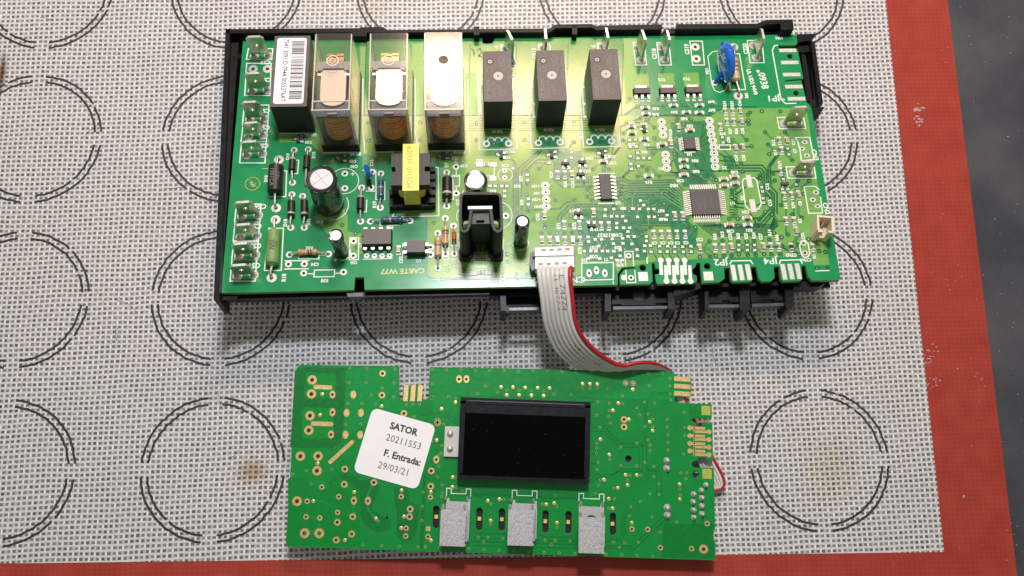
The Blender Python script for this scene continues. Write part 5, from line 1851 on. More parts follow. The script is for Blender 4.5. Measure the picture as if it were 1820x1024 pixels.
tprism([(1202, 53), (1385, 49), (1385, 59), (1203, 60)], -.05, -.6, "latch_bar")
tprism([(1387, 35), (1409, 34.5), (1411, 52), (1388, 53)], .40, -.6, "latch_block")
# open frame on the right-hand side
tprism([(1416, 61), (1450, 60), (1444, 72), (1417, 75)], -.02, -.6, "side_bar")
tprism([(1392, 83), (1437, 80), (1438, 92), (1426, 94), (1420, 91), (1394, 92)], -.2, -.6, "side_bar")
tprism([(1441, 72), (1448, 74), (1463, 184), (1456, 188)], .04, -.5, "side_bar")
tprism([(1437, 76), (1442, 74), (1456, 188), (1448, 188)], -.25, -.7, "side_bar")
tprism([(1424, 94), (1432, 98), (1444, 176), (1434, 180)], -.25, -.7, "side_bar")
tprism([(1437, 177), (1452, 176), (1453, 189), (1440, 190)], -.2, -.7, "side_bar")
tprism([(1442, 191), (1466, 190), (1458, 202), (1443, 204)], -.03, -.5, "side_bar")
# front wall and the connector bays below the front edge
tprism([(380, 529), (391, 534.5), (870, 523), (870, 516), (650, 519), (393, 525)], -.30, -.52, "front_wall")
tprism([(392, 527), (422, 526.5), (422, 533), (392, 533.5)], -.16, -.4, "front_clip")
tprism([(616, 521), (645, 520.5), (646, 527), (618, 527.5)], -.12, -.4, "front_clip", k='greyclip')
hb_ = -1.05
for (pts, lo) in (([(889, 519), (899, 519), (900, 553), (890, 553)], 1), ([(1075, 512), (1086, 512), (1086, 553), (1075, 553)], 1), ([(1186, 509), (1198, 509), (1199, 550), (1188, 550)], 1), ([(1252, 505), (1259, 505), (1260, 550), (1253, 550)], 1), ([(1314, 504), (1332, 503), (1333, 550), (1322, 556), (1316, 550)], 1), ([(1394, 502), (1410, 501), (1411, 546), (1400, 550), (1397, 546)], 1)):
    tprism(pts, -.45, -1.4, "bay_post", bev=.02)
tprism([(888, 516), (960, 515), (960, 544), (905, 545), (905, 556), (890, 556)], -.95, -1.3, "connector_bay", bev=.03)
tprism([(944, 515), (1012, 514), (1012, 541), (944, 543)], -.95, -1.3, "connector_bay", bev=.03)
tprism([(1087, 512), (1186, 509), (1186, 538), (1165, 538), (1165, 542), (1105, 543), (1105, 540), (1088, 541)], -.75, -1.3, "connector_bay", bev=.03)
tprism([(1259, 506), (1316, 504), (1316, 537), (1297, 537), (1297, 533), (1283, 533), (1283, 538), (1260, 539)], -.75, -1.3, "connector_bay", bev=.03)
tprism([(1333, 504), (1395, 503), (1395, 535), (1377, 535), (1377, 531), (1352, 532), (1352, 536), (1335, 537)], -.75, -1.3, "connector_bay", bev=.03)
for pts in ([(905, 547), (1003, 545), (1003, 550), (905, 552)], [(1090, 545), (1186, 543.5), (1186, 548.5), (1090, 550)], [(1257, 541.5), (1316, 541), (1316, 546.5), (1257, 547)], [(1337, 540), (1396, 538), (1396, 543.5), (1337, 545)], [(891, 543), (899, 543), (899, 556), (891, 556)], [(1077, 540), (1084, 540), (1084, 551), (1077, 551)], [(1193, 537), (1199, 537), (1199, 549), (1193, 549)]):
    tprism(pts, -.70, -1.0, "bay_lip", k='greyclip')
tprism([(1198, 504), (1250, 503), (1250, 511), (1215, 522), (1198, 526)], -.35, -1.0, "front_wall")
tprism([(1410, 501), (1468, 500), (1467, 503.5), (1455, 510), (1410, 512)], -.30, -.75, "front_wall")
tprism([(870, 517), (1075, 513), (1075, 521), (870, 526)], -.5, -.8, "front_wall")
tprism([(1080, 510), (1410, 500), (1410, 506), (1080, 517)], -.5, -.8, "front_wall")
c = P(1136, 526, -.74)
mb = MB()
mb.lathe([(.22, -.005), (.20, .02), (.10, .05), (.01, .06)], (c.x, c.y, -.745), (0, 0, 1), 'greyclip', 18)
mb.build("moulding_boss", tray)

# ------------------------------------------------------------------ display board
disp = thing("display_board", "smaller bright green circuit board with a black display window and three silver clips", "circuit board", frame=D)
DP = lambda a, b, h=0.0: D.L(a, b, h)
DPL = lambda pts, h=0.0: [tuple(D.L(a, b, h)[:2]) for a, b in pts]


def slot(cx, cy, wx, wy, rot=0.0, n=5):
    c = DP(cx, cy)
    return rrect(c.x, c.y, wx * S, wy * S, min(wx, wy) * S * .48, rot, n)


DOUT = [(508, 968), (511, 971.5), (647, 976.5), (1272, 996), (1271.5, 961), (1257, 960), (1250, 956), (1248.5, 950), (1250, 943), (1258, 941.5), (1271, 942), (1268.5, 832), (1236, 831), (1230, 828), (1229.5, 823), (1234, 819.5), (1240, 818), (1242, 813), (1252, 813), (1258, 818), (1267.5, 819.5), (1266, 752), (1249.5, 752.5), (1249.5, 758), (1238, 758), (1235, 751), (1229, 749.5), (1229, 744.5), (1234, 743), (1265, 743.5), (1265, 718.5), (1204, 716), (1198.5, 711), (1199.5, 705.5),
        (1228.5, 705), (1228.5, 671), (1200.5, 669.5), (1197, 660.5), (763.8, 652.5), (762, 706), (757, 710), (751.5, 710), (750, 685), (717, 685), (715.5, 710), (711.5, 709), (709, 705), (709, 651), (534, 648.5), (527.5, 654)]
LEDS = [(775, 919), (852, 922.5), (892, 923.5), (969.6, 927), (1010.5, 928.5), (1089.5, 931.5)]
holes = [slot(x, y, 11, 38, 0.02) for x, y in LEDS]
holes += [slot(613, 847.5, 19, 3.6), slot(608, 872.6, 19, 3.6), slot(687.5, 925.5, 4, 15)]
holes += [circ(518.8, 923, 7.2, D), circ(1117, 815.5, 6, D), circ(1234.7, 729.5, 7.2, D), circ(1237, 842.5, 6.2, D)]
mb = MB()
panel(mb, DPL(DOUT), holes, -.16, 0, 'dmask', 'dedge')
mb.build("circuit_panel", disp)
# dark moulding under the board carries the lamps seen through the slots
mb = MB()
for x, y in LEDS:
    c = DP(x, y)
    mb.box(c.x, c.y, -.42, -.17, .34, .86, 'black')
mb.build("lamp_carrier", disp, stuff=True)
for x, y in LEDS:
    c = DP(x, y)
    mb = MB()
    mb.box(c.x, c.y, -.169, -.11, .13, .13, 'led', taper=.01)
    mb.build("yellow_lamp", disp)
c = DP(1117, 815.5)
mb = MB()
mb.box(c.x, c.y, -.4, -.17, .5, .5, 'black')
mb.build("screw_boss", disp)
for (px, py, wx, wy, hh) in ((585, 720, 1.6, 1.6, .38), (1232, 893, 1.0, 1.9, .50), (1186, 870, 1.2, 2.0, .40), (690, 800, 2.2, 2.2, .4), (930, 780, 4, 2.2, .45)):
    c = DP(px, py)
    mb = MB()
    mb.box(c.x, c.y, -.16 - hh, -.161, wx, wy, 'black')
    mb.build("underside_part", disp)

mb = MB()
ZQ = 0.0015
for pts, k in (([(533, 653), (617, 654), (608, 784), (592, 796), (516, 795.5), (524, 660)], 'dgap'), ([(545, 662), (594, 664), (597, 668), (595, 708), (545, 708), (540, 704)], 'dpour2'), ([(541, 724), (594, 726), (592, 779), (537, 780), (536, 730)], 'dpour2'),
               ([(617, 654), (706, 655), (706, 712), (722, 722), (728, 724), (726, 730), (700, 730), (640, 760), (612, 782), (614, 660)], 'dpour'),
               ([(600, 844), (622, 841), (640, 854), (668, 850), (674, 868), (660, 905), (692, 925), (694, 940), (670, 947), (646, 930), (636, 900), (610, 880), (590, 868), (584, 858)], 'dgap'),
               ([(700, 866), (724, 866), (728, 890), (744, 900), (742, 935), (734, 960), (716, 964), (704, 950), (706, 910), (702, 892)], 'dgap'), ([(512, 850), (540, 850), (560, 870), (580, 870), (600, 845), (640, 870), (640, 900), (640, 970), (512, 967)], 'dpour3'),
               ([(752, 842), (757, 842), (752, 974), (746, 974)], 'dgap'), ([(1180, 932), (1268, 930), (1269, 992), (1176, 990)], 'dgap2'), ([(769, 656), (1190, 664), (1192, 712), (1060, 708), (1050, 706), (818, 704), (812, 706), (812, 750), (769, 750)], 'dpour'),
               ([(1225, 719), (1264, 720), (1264, 742), (1225, 742)], 'dpour3')):
    ZQ += 0.0003
    mb.sheet(DPL(pts), ZQ, k)
mb.build("copper_pour", disp, stuff=True)
mb = MB()


def dl(pts, wpx=1.3, k='dgap'):
    mb.line(DPL(pts), wpx * S, .006, k)


for pts in ([(1052, 760), (1076, 761), (1104, 788), (1138, 789), (1143, 794), (1142, 834), (1102, 834), (1090, 843), (1060, 843), (1048, 856)], [(1050, 766), (1074, 767), (1102, 794), (1134, 795), (1136, 800), (1136, 833)], [(1149, 795), (1149, 833), (1170, 836), (1175, 824)],
            [(1191, 698), (1161, 697), (1146, 712), (1145, 790), (1138, 795)], [(1191, 701.5), (1163, 701), (1150, 715), (1149, 796)], [(1144, 838), (1098, 838), (1085, 848), (1062, 848), (1050, 860)], [(1167, 838), (1167, 884)], [(1175, 838), (1175, 884)], [(1149, 836), (1167, 838)],
            [(812, 745), (797, 733), (784, 733), (762, 733)], [(812, 749), (795, 737), (768, 737), (748, 738)], [(812, 754), (793, 741), (768, 741), (750, 752)], [(790, 783), (768, 783)], [(790, 787), (768, 787)], [(790, 793), (778, 796), (774, 806), (774, 816)], [(766, 820), (772, 835), (780, 840), (781, 868), (764, 884)],
            [(766, 846), (776, 852), (776, 868), (764, 878)], [(838, 872), (846, 878), (866, 880), (956, 880), (966, 886), (1024, 886), (1036, 880)], [(836, 878), (860, 884), (866, 890)], [(942, 884), (956, 890), (985, 892)], [(842, 944), (848, 948), (900, 949)], [(957, 950), (966, 954), (1016, 955), (1022, 950)],
            [(842, 956), (1024, 962)], [(842, 962), (1024, 968)], [(842, 969), (1024, 975)], [(1076, 974), (1128, 976), (1186, 920)], [(1076, 970), (1124, 971), (1178, 918)], [(1080, 958), (1098, 958), (1106, 950), (1106, 920), (1120, 904)], [(1076, 962), (1100, 962), (1110, 952), (1110, 922), (1122, 908)], [(1225, 842), (1234, 852), (1246, 856), (1258, 858)],
            [(890.6, 691), (890.6, 706)], [(911.8, 692), (911.8, 706)], [(933.6, 692), (933.6, 708)], [(955.7, 693), (955.7, 708)], [(977, 694), (977, 708)], [(679, 705), (678, 722)], [(1050, 714), (1062, 714)], [(1050, 800), (1066, 784)], [(1050, 808), (1064, 806)], [(1050, 824), (1062, 822)]):
    dl(pts)
for pts, wd in (([(557, 891), (576, 891), (600, 910)], 3), ([(546, 920), (568, 921), (568, 948)], 3.4), ([(541, 948), (567, 948)], 6), ([(629, 897), (627, 918)], 4), ([(664, 860), (654, 878), (654, 890)], 4), ([(654, 893), (655, 908), (668, 922)], 4), ([(598, 960), (613, 960), (625, 950)], 3), ([(613, 861), (628, 874)], 3.4)):
    dl(pts, wd, 'dpour')
mb.build("copper_track", disp, stuff=True)

gp = lambda x, y, r, **k: ringpad(x, y, r, parent=disp, fr=D, k=k.pop('k', 'gold'), **k)
for x, y in ((555, 675.5), (553.6, 700.5), (551, 739), (549, 765), (534, 811), (565.4, 811), (563.5, 837), (528, 891), (541.6, 948), (567.4, 948)):
    gp(x, y, 8.6, drill=.42)
for x, y in ((680, 664), (679, 702.6), (718, 735), (613, 834), (612, 861), (599.6, 928.5), (627, 918.5), (664.6, 857.6), (729, 905), (728, 918.5), (625, 949.4), (597.7, 960), (766.6, 837), (765.6, 864.5), (1109, 745.8), (1109, 759)):
    gp(x, y, 6.0, drill=.46)
for x, y in ((572, 866), (602, 883), (546, 891), (600, 911), (713, 882.6), (544, 918.7), (568.4, 920.7), (721.7, 939), (721, 953), (765, 884), (760.7, 954), (1123, 940.5), (1173.6, 973.7), (1229, 975.4), (1151, 941), (1256.7, 931)):
    gp(x, y, 4.8, drill=.46)
for x, y in ((591, 701.5), (591, 733), (588.4, 772.5), (628, 701.5), (616, 734), (641.5, 734), (614, 773), (640, 773), (629, 890), (654, 890.5), (778, 751), (775.4, 817), (816, 674), (829, 674), (777.5, 751)):
    gp(x, y, 5.4, drill=.46, sy=1.38, fill='led' if 610 < x < 645 and y < 790 else None)
for x, y in ((1250.5, 976.4),):
    gp(x, y, 8, drill=.4)
for x, y in ((1111.7, 681), (1125, 681.5)):
    ringpad(x, y, 5.6, parent=disp, fr=D, k='oldsolder', drill=.3, fill='tin')
fp = lambda *a, **k: fingerpad(*a, fr=D, parent=disp, k=k.pop('k', 'gold'), **k)
fp(574, 688.5, 33, 7.6, .0, r=3.6)
fp(572.6, 753.5, 39, 7.6, .0, r=3.6)
fp(606.5, 803.5, 57, 7.0, math.radians(45), r=3.3)
for x in (721.5, 734, 746.5):
    fp(x, 699, 8.6, 29, -.02)
for y in (674, 687, 700):
    fp(1212.5, y, 30, 8.6, -.03)
fp(1254.5, 729.8, 16.5, 17, k='olive')
fp(1256.5, 842.5, 17, 17.5, k='olive')
fp(761, 940, 8, 8)
for i, y in enumerate((760.7, 767.8, 774.8, 781.5, 788.3, 795, 801.6, 808.6)):
    m_ = MB()
    if i % 2 == 0:
        a, b, hd = DP(1226, y), DP(1253, y + .8), DP(1226, y)
    else:
        a, b, hd = DP(1232, y - .4), DP(1260, y), DP(1260, y)
    m_.line([a[:2], b[:2]], 4.8 * S, ZT, 'gold')
    m_.disc(hd.x, hd.y, ZT + .0015, 4.4 * S, 'gold', 14)
    q = DP(1234, y)
    m_.disc(q.x, q.y, ZT + .003, 1.3 * S, 'hole', 8)
    m_.build("contact_pad", disp)
tp = MB()
tp.lathe([(3.3 * S, .003), (3.2 * S, .012), (2.2 * S, .016), (.001, .017)], (0, 0, 0), (0, 0, 1), 'gold', 12)
tp = tp.mesh("test_point")
TP = [(572.4, 701), (568.5, 738), (678, 722.5), (629.5, 875), (556.6, 891), (668, 922), (713.5, 872), (718, 918.5), (713, 939), (613, 960.5), (776, 783), (890.6, 688.6), (911.8, 689), (933.6, 689.5), (955.7, 690), (977, 690.6), (900.6, 702.5), (922.7, 702.7), (944.6, 703.4), (966.5, 704),
      (1035.7, 682.7), (1048.7, 683), (1061.8, 683.5), (809.5, 715.7), (784.7, 727), (1125, 692.7), (1118, 746), (1083, 808.6), (1112, 844.7), (1132, 845), (1115.5, 862.6), (1073.5, 853), (1098.3, 867.7), (1082, 887), (1089, 904), (1123, 929.6), (1208, 861), (1208.5, 887.6), (1099.4, 717), (1089.7, 730), (1155, 750.4), (1160.4, 766),
      (1067.3, 781.5), (804.5, 848.8), (804, 866), (867, 890.5), (887.6, 887.7), (971, 897), (985, 894.8), (872, 925.8), (990, 929.5), (1074, 853.4), (766, 961), (765.6, 875), (564.5, 824)]
for x, y in TP:
    c = DP(x, y)
    place("test_point", tp, (c.x, c.y, 0), 0, disp)
V = MB()
VI = [(768 + 25.6 * i, 657 + .42 * i) for i in range(17)] + [(622, 654), (652, 655), (702, 656), (620, 680), (651, 680), (701, 681), (618, 717.5), (643, 717.5), (668, 718), (679, 690), (660, 702), (700, 706), (722, 719), (734, 719), (746, 719), (615, 754), (641, 754), (768, 682), (767, 708), (768, 706), (863, 686.5), (797, 705), (811, 708), (884, 697), (849, 699), (901, 693), (923, 693.5), (945, 694), (967, 694.5), (984, 700), (1015, 700.5),
                                                              (1035.7, 690), (1048.7, 690.5), (1061.8, 690), (1079, 691), (1106, 704), (1107, 717.5), (1083, 717), (1062, 714), (1060, 738), (1082, 740), (1083, 730), (1066, 760), (1085, 752), (1137, 738), (1132, 725), (1154, 686), (1163, 716.5), (1145, 715), (1152, 736), (1160, 745), (1146, 758), (1160, 759), (1152, 782), (1155, 791.5), (1155, 801), (1186, 746), (1186, 759), (1187, 773), (1187, 786.5), (1187, 800),
                                                              (1132, 788), (1103, 794.5), (1191, 673), (1191, 686), (1191, 700), (1192, 711), (1216, 733), (1217, 760), (1217, 774), (1215, 807), (1061, 788), (1060, 796), (1060, 806), (1063, 822), (1061, 835), (1064, 863), (1067, 853), (1058, 877), (1083, 816), (1103, 827), (1132, 828), (1146, 822), (1162, 829), (1119, 845), (1139, 845), (1115, 854), (1162, 847), (1171, 860), (1171, 879), (1155, 878), (1138, 892), (1091, 868), (1092, 887), (1082, 904), (1121, 901), (1118, 917), (1159, 919),
                                                              (1090, 964), (1110, 965), (1101, 973), (1135, 964), (1077, 985), (1105, 986), (1132, 987.5), (1160, 989), (1173, 946), (1203, 928), (1208, 869), (1209, 880), (1210, 841), (1221, 841), (1219, 851), (520, 843), (545, 836.5), (590, 834), (553, 860), (645, 969), (678, 970), (710, 971.5), (743, 972), (756, 972), (781, 973), (833, 975), (860, 976.5), (887, 978), (913, 979.5), (940, 980.5), (967, 982), (994, 982.5), (1022, 983.5), (752, 875), (751, 900), (750, 925), (785, 883), (785, 792),
                                                              (780, 829), (784, 806), (786, 876), (812, 848), (811, 866), (872, 896), (895, 888), (964, 896), (990, 900), (987, 881), (850, 955), (867, 955), (894, 957), (860, 963), (969, 960), (987, 960.5), (980, 968), (1013, 962), (872, 932), (990, 937), (822, 873), (672, 926), (767, 785), (736, 741), (788, 754), (780, 810), (778, 848), (786, 862)]
for q, (x, y) in enumerate(VI):
    c = DP(x, y)
    V.ring(c.x, c.y, .007, 1.2 * S, 2.5 * S, 'viag', 10)
    V.disc(c.x, c.y, .0075, 1.25 * S, 'hole', 8)
V.build("via_ring", disp, stuff=True)
# solder mounds
for x, y, r in ((1185, 819, 6), (1185, 832.5, 6.5), (1185.5, 902.5, 6.5), (1186, 915.8, 6.5), (1254.6, 862, 5), (1246.4, 871.8, 5), (1232.7, 878.6, 5.3), (1247.4, 885, 5.3), (1232, 892, 5.3), (1247.4, 899.5, 5.3), (1232.7, 906.7, 5.3), (1247.4, 913.4, 5.3), (1233, 920, 5.3), (1254.6, 862, 5)):
    c = DP(x, y)
    mb = MB()
    rr = r * S
    mb.lathe([(rr, .0), (rr * .92, .03), (rr * .68, .075), (rr * .40, .12), (rr * .36, .19), (.002, .20)], (0, 0, 0), (random.uniform(-.1, .1), random.uniform(-.1, .1), 1), 'tin', 14)
    o = mb.build("solder_joint", disp)
    o.location = (c.x, c.y, 0)

# display window
hD = .42
q = [DP(*c, hD) for c in ((817, 708.5), (1049, 712), (1048.5, 859), (814, 852))]
cx, cy = sum(v.x for v in q) / 4, sum(v.y for v in q) / 4
wx, wy = ((q[1] - q[0]).xy.length + (q[2] - q[3]).xy.length) / 2, ((q[3] - q[0]).xy.length + (q[2] - q[1]).xy.length) / 2
t = sub("display_window", disp, (cx, cy, 0), "rectangular black display in a raised black surround")
mb = MB()
fw = .17
for ox, oy, ax, ay in ((0, wy / 2 - .10, wx, .20), (0, -wy / 2 + .06, wx, .12), (-wx / 2 + fw / 2, .04, fw, wy - .32), (wx / 2 - fw / 2, .04, fw, wy - .32)):
    mb.box(ox, oy, .02, hD, ax, ay, 'bezel')
mb.build("surround", t, bev=.02)
mb = MB()
mb.box(0, .01, .03, hD - .03, wx - .3, wy - .28, 'screen')
mb.build("screen", t)
mb = MB()
mb.box(0, wy / 2 - .33, hD - .029, hD - .024, wx - .36, .34, 'bezel')
mb.build("dark_strip", t)
mb = MB()
mb.box(0, wy / 2 - .10, hD - .005, hD + .012, wx - .45, .035, 'bezelhi')  # pale strip paints the highlight along the surround's upper edge
mb.build("highlight_line", t, bev=.008)
mb = MB()
sd = random.Random(21)
for _ in range(26):
    x_, y_ = sd.uniform(-wx / 2 + .3, wx / 2 - .3), sd.uniform(-wy / 2 + .3, wy / 2 - .5)
    k = sd.uniform(.006, .016)
    mb.prism([(x_ + k * math.cos(a), y_ + k * sd.uniform(.5, 1) * math.sin(a)) for a in (0, 1.6, 3.1, 4.7)], hD - .0295, hD - .0295 + k * .5, 'lint')
mb.build("screen_dust", t, stuff=True)
q0, q1 = DP(791, 757.5, .12), DP(822, 812.5, .12)
mb = MB()
mb.box((q0.x + q1.x) / 2 - cx, (q0.y + q1.y) / 2 - cy, .02, .10, q1.x - q0.x, q0.y - q1.y, 'bracket')
mb.build("side_tab", t, bev=.01)
for px, py in ((800, 771), (799.5, 797.5)):
    c = DP(px, py, .12) - Vector((cx, cy, 0))
    mb = MB()
    mb.lathe([(.105, .10), (.10, .14), (.06, .19), (.002, .205)], (c.x, c.y, 0), (0, 0, 1), 'lead', 16)
    mb.build("solder_joint", t)

# silver spring clips
for (ftl, ftr, fbr, fbl, btl, btr) in (((784, 903), (828.5, 904), (826, 971.5), (781, 970.5), (793, 888), (836, 889)), ((904.5, 903), (949, 904), (947, 971.5), (901, 968.5), (910, 891.5), (954, 892.5)), ((1030, 916), (1074.5, 917.5), (1073.5, 984.5), (1027, 983), (1029, 897), (1073.5, 898))):
    hh = .62
    q = [DP(*c, hh) for c in (ftl, ftr, fbr, fbl)]
    b0, b1 = DP(*btl, .05), DP(*btr, .05)
    cx, cy = (b0.x + b1.x) / 2, b0.y - .5
    t = sub("spring_clip", disp, (cx, cy, 0))
    wc = (b1 - b0).length
    bb = (q[2].y + q[3].y) / 2 - cy
    mb = MB()
    top_ = b0.y - cy
    panel(mb, [(-wc / 2, bb + .12), (wc / 2, bb + .12), (wc / 2, top_ + .05), (wc / 2 - .11, top_ + .05), (wc / 2 - .11, top_ - .05), (-wc / 2 + .11, top_ - .05), (-wc / 2 + .11, top_ + .05), (-wc / 2, top_ + .05)], [[(.16 * math.cos(a), top_ - .42 + .10 * math.sin(a)) for a in [k * math.pi / 6 for k in range(12)]]], .015, .045, 'spring', 'spring')
    mb.build("base_plate", t)
    mb = MB()
    fx0, fx1 = (q[0].x + q[3].x) / 2 - cx, (q[1].x + q[2].x) / 2 - cx
    fy1 = (q[0].y + q[1].y) / 2 - cy
    pts = [(fx0, bb), (fx1, bb), (fx1, fy1 + .04), (fx1 - .10, fy1 + .04), (fx1 - .10, fy1 - .05), (fx0 + .10, fy1 - .05), (fx0 + .10, fy1 + .04), (fx0, fy1 + .04)]
    mb.prism(pts, hh - .035, hh, 'spring')
    mb.build("front_plate", t, bev=.008)
    mb = MB()
    for x_ in (fx0 + .05, fx1 - .05):
        mb.tube([(x_, fy1 - .02, hh - .02), (x_, fy1 + .05, hh - .005), (x_, fy1 + .09, hh - .04)], .05, 'lead', 8)
        mb.tube([(x_ + .06, top_ - .0, .06), (x_ + .06, top_ + .05, .09), (x_ + .06, top_ + .08, .03)], .045, 'lead', 8)
    mb.build("bent_ear", t)
    mb = MB()
    mb.box((fx0 + fx1) / 2 + .03, bb + .03, .03, hh - .03, fx1 - fx0, .035, 'spring')
    mb.box(wc / 2 - .02, (bb + fy1) / 2 + .1, .02, hh * .6, .035, (fy1 - bb) * .8, 'spring')
    mb.build("side_wall", t)
    mb = MB()
    yu = top_ + .20
    mb.line([(-wc / 2, yu - .08), (-wc / 2, yu + .16), (-wc / 2 + .15, yu + .16), (-wc / 2 + .15, yu - .0), (wc / 2 - .15, yu - .0), (wc / 2 - .15, yu + .16), (wc / 2, yu + .16), (wc / 2, yu - .08)], .028, .008, 'ink')
    mb.build("white_outline", t)

# stuck-on paper label
lb_ = thing("paper_label", "white rounded paper sticker printed with a date, stuck askew on the green display board", "label", frame=D)
q = [DP(*c, .01) for c in ((661, 724), (774, 756), (743, 871), (629, 839))]
c = sum(q, Vector()) / 4
d = ((q[1] - q[0]) + (q[2] - q[3])).normalized()
rot = math.atan2(d.y, d.x)
wx, wy = ((q[1] - q[0]).length + (q[2] - q[3]).length) / 2, ((q[3] - q[0]).length + (q[2] - q[1]).length) / 2
mb = MB()
mb.rbox(c.x, c.y, .016, .026, wx, wy, .21, 'paper', rot, 6)
mb.build("sheet", lb_)
mb = MB()
rd = math.degrees(rot)
for s_, px, py, hp, bo in (("SATOR", 717.5, 763, 11.5, .012), ("20211553", 717.5, 786, 11.8, .0), ("F. Entrada:", 715, 814, 11.5, .010), ("29/03/21", 700, 834, 11.8, .0)):
    l = DP(px, py, .0285)
    text(mb, 'print2' if bo == 0 else 'print', s_, l, hp * S / .70, rd, bo, .95)
LATE.append((mb, "label_print", lb_))

# ------------------------------------------------------------------ ribbon cable with its plug
cable = thing("ribbon_cable", "grey ribbon cable with one red edge wire, hanging from its white plug", "cable", loc=tuple(B.W(P(984, 458))))
CO = Vector(cable.location)


def at_z(px, py, z):
    return ground(px, py, z)


plug_h = .62
Lg = [(957.5, 474, B.W(P(957, 474, .52)).z), (958.5, 492, 2.98), (963.5, 529, 2.80), (970, 575, 2.30), (986, 615.5, 1.60), (1012, 643.5, 1.00), (1040, 656.5, .58), (1085, 662, .36), (1112, 661, .33), (1140, 661, .32), (1166, 663, .30), (1192, 669, .28)]
Rd = [(1015, 472, B.W(P(1015, 472, .52)).z), (1013.5, 492, 2.98), (1017.5, 532, 2.82), (1022.5, 570, 2.50), (1034.6, 598, 2.20), (1057.5, 623, 1.80), (1084, 641.5, 1.45), (1106, 649.8, 1.28), (1128, 646, 1.24), (1150, 644, 1.16), (1174, 649, .95), (1193, 659, .50)]


def catmull(pts, n):
    out = []
    for i in range(len(pts) - 1):
        p0, p1, p2, p3 = pts[max(0, i - 1)], pts[i], pts[i + 1], pts[min(len(pts) - 1, i + 2)]
        for k in range(n):
            t_ = k / n
            out.append(.5 * ((2 * p1) + (p2 - p0) * t_ + (2 * p0 - 5 * p1 + 4 * p2 - p3) * t_ * t_ + (3 * p1 - p0 - 3 * p2 + p3) * t_ ** 3))
    out.append(pts[-1])
    return out


LW = catmull([at_z(*q) - CO for q in Lg], 6)
RW = catmull([at_z(*q) - CO for q in Rd], 6)
NW = 8
for i in range(NW):
    f = i / (NW - 1)
    mb = MB()
    pts = [a.lerp(b, f) for a, b in zip(LW, RW)]
    gp_ = [(b - a).length / (NW - 1) for a, b in zip(LW, RW)]
    mb.tube(pts, [max(.046, min(.080, g * .545)) * (.88 if i == NW - 1 else 1) for g in gp_], 'redwire' if i == NW - 1 else 'wire', 10)
    mb.build("wire", cable, label="red edge wire of the ribbon" if i == NW - 1 else None)
# where the ribbon doubles back under the display board and shows at its right edge
TL = [(1197, 690, .40), (1206, 716, .36), (1222, 760, .30), (1236, 800, .28), (1243, 822, .28), (1254, 845, .26), (1262, 862, .25), (1266, 872, .24), (1258, 877, .2), (1240, 872, .2)]
TR = [(1213, 695, .52), (1222, 722, .45), (1236, 752, .42), (1256, 790, .42), (1270, 819, .42), (1283, 843, .40), (1287.5, 858, .38), (1283, 867, .34), (1270, 872, .30), (1250, 876, .2)]
LW2 = catmull([at_z(*q) - CO for q in TL], 5)
RW2 = catmull([at_z(*q) - CO for q in TR], 5)
for i in range(6):
    f = i / 5
    mb = MB()
    mb.tube([a.lerp(b, f) for a, b in zip(LW2, RW2)], .050, 'redwire' if i == 5 else 'wire', 8)
    mb.build("wire", cable, label="red wire loop showing past the display board's edge" if i == 5 else None)
# black print on the ribbon
mb = MB()


def onribbon(s0, f0, hscale):
    def w_(p):
        # p.x runs along the cable, p.y across it
        t_ = s0 + p[0]
        acc, k = 0.0, 0
        M_ = [a.lerp(b, .5) for a, b in zip(LW, RW)]
        while k < len(M_) - 2 and acc + (M_[k + 1] - M_[k]).length < t_:
            acc += (M_[k + 1] - M_[k]).length
            k += 1
        g = (t_ - acc) / max(1e-6, (M_[k + 1] - M_[k]).length)
        a, b = LW[k].lerp(LW[k + 1], g), RW[k].lerp(RW[k + 1], g)
        nrm = (b - a).cross(M_[k + 1] - M_[k]).normalized()
        if nrm.z < 0:
            nrm = -nrm
        return a + (b - a) * (f0 + p[1] / (b - a).length) + nrm * .082
    return w_


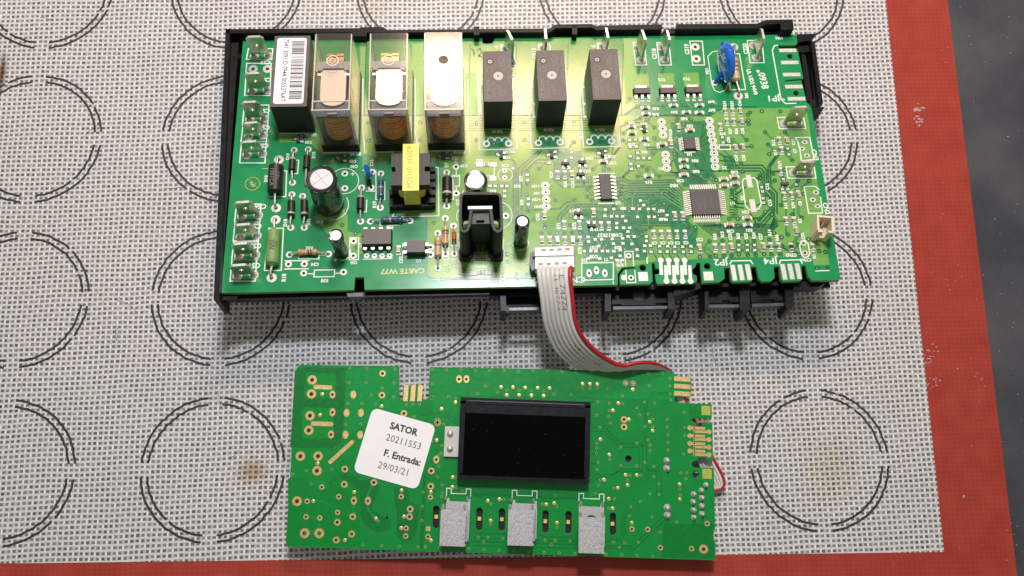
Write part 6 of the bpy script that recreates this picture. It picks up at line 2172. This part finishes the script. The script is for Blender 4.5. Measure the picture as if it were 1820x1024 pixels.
wv = onribbon(.36, .70, 1)
text(mb, 'print', "E 74774", (0, 0, 0), .26, 0, -.006, 1.35, 'LEFT', wv)
text(mb, 'print', "LL 4BT7 4", (0, -.19, 0), .20, 0, -.006, 1.35, 'LEFT', wv)
wv2 = onribbon(2.9, .62, 1)
text(mb, 'print', "-+", (0, .05, 0), .34, 0, -.006, 1.3, 'LEFT', wv2)
wv3 = onribbon(4.0, .66, 1)
text(mb, 'print', "LS,", (0, 0, 0), .22, 0, -.004, 1.2, 'LEFT', wv3)
LATE.append((mb, "ribbon_print", cable))

# the plug: white body, dark latches
pt = sub("plug", cable, (0, 0, 0), "white plug with dark grey latches")
pt.rotation_mode = 'QUATERNION'
pt.rotation_quaternion = B.M.to_quaternion()
pc = P(984, 458)


def plug_pts(pts, h):
    return [((B.L(a, b, h) - pc).x, (B.L(a, b, h) - pc).y) for a, b in pts]


mb = MB()
mb.prism(plug_pts([(950.5, 440.5), (1018.5, 437.5), (1019.5, 453), (951, 455)], .66), .20, .66, 'ids')
mb.prism(plug_pts([(951, 455.2), (1019.5, 453.2), (1021, 474), (951.5, 477.5)], .60), .20, .60, 'ids')
mb.build("body", pt, bev=.02)
mb = MB()
for i in range(4):
    x0, x1 = 962 + 14.2 * i, 970 + 14.2 * i
    mb.sheet(plug_pts([(x0, 442.5 - i * .5), (x1, 442.2 - i * .5), (x1, 446.5 - i * .5), (x0, 446.8 - i * .5)], .662), .663, 'slotgrey' if i < 3 else 'redb')
    x0, x1 = 957 + 14.2 * i, 965 + 14.2 * i
    mb.sheet(plug_pts([(x0, 467.5 - i * .6), (x1, 467.2 - i * .6), (x1, 471.6 - i * .6), (x0, 472 - i * .6)], .602), .603, 'slotgrey')
mb.sheet(plug_pts([(962, 459), (1008, 456.5), (1008, 457.2), (962, 459.8)], .602), .603, 'slotgrey')
mb.build("contact_slot", pt, stuff=True)
for pts, hh in (([(943, 448), (952, 446), (953, 476), (946, 482), (942, 470)], .42), ([(1016, 449), (1022, 448), (1023, 465), (1018, 467)], .50), ([(947, 446), (953, 445.5), (953, 456), (947, 456)], .56)):
    mb = MB()
    mb.prism(plug_pts(pts, hh), .10, hh, 'latch')
    mb.build("latch", pt, bev=.02)
# its pin socket belongs to the big board
mb = MB()
c = P(984, 462)
mb.box(c.x, c.y, .0, .22, 1.18, .62, 'black', -.03)
mb.build("cable_socket", board, bev=.02)

# ------------------------------------------------------------------ lettering becomes mesh, prints are linked
set_texts()
for mb, nm, par in LATE:
    if mb.v:
        mb.build(nm, par, stuff=True)
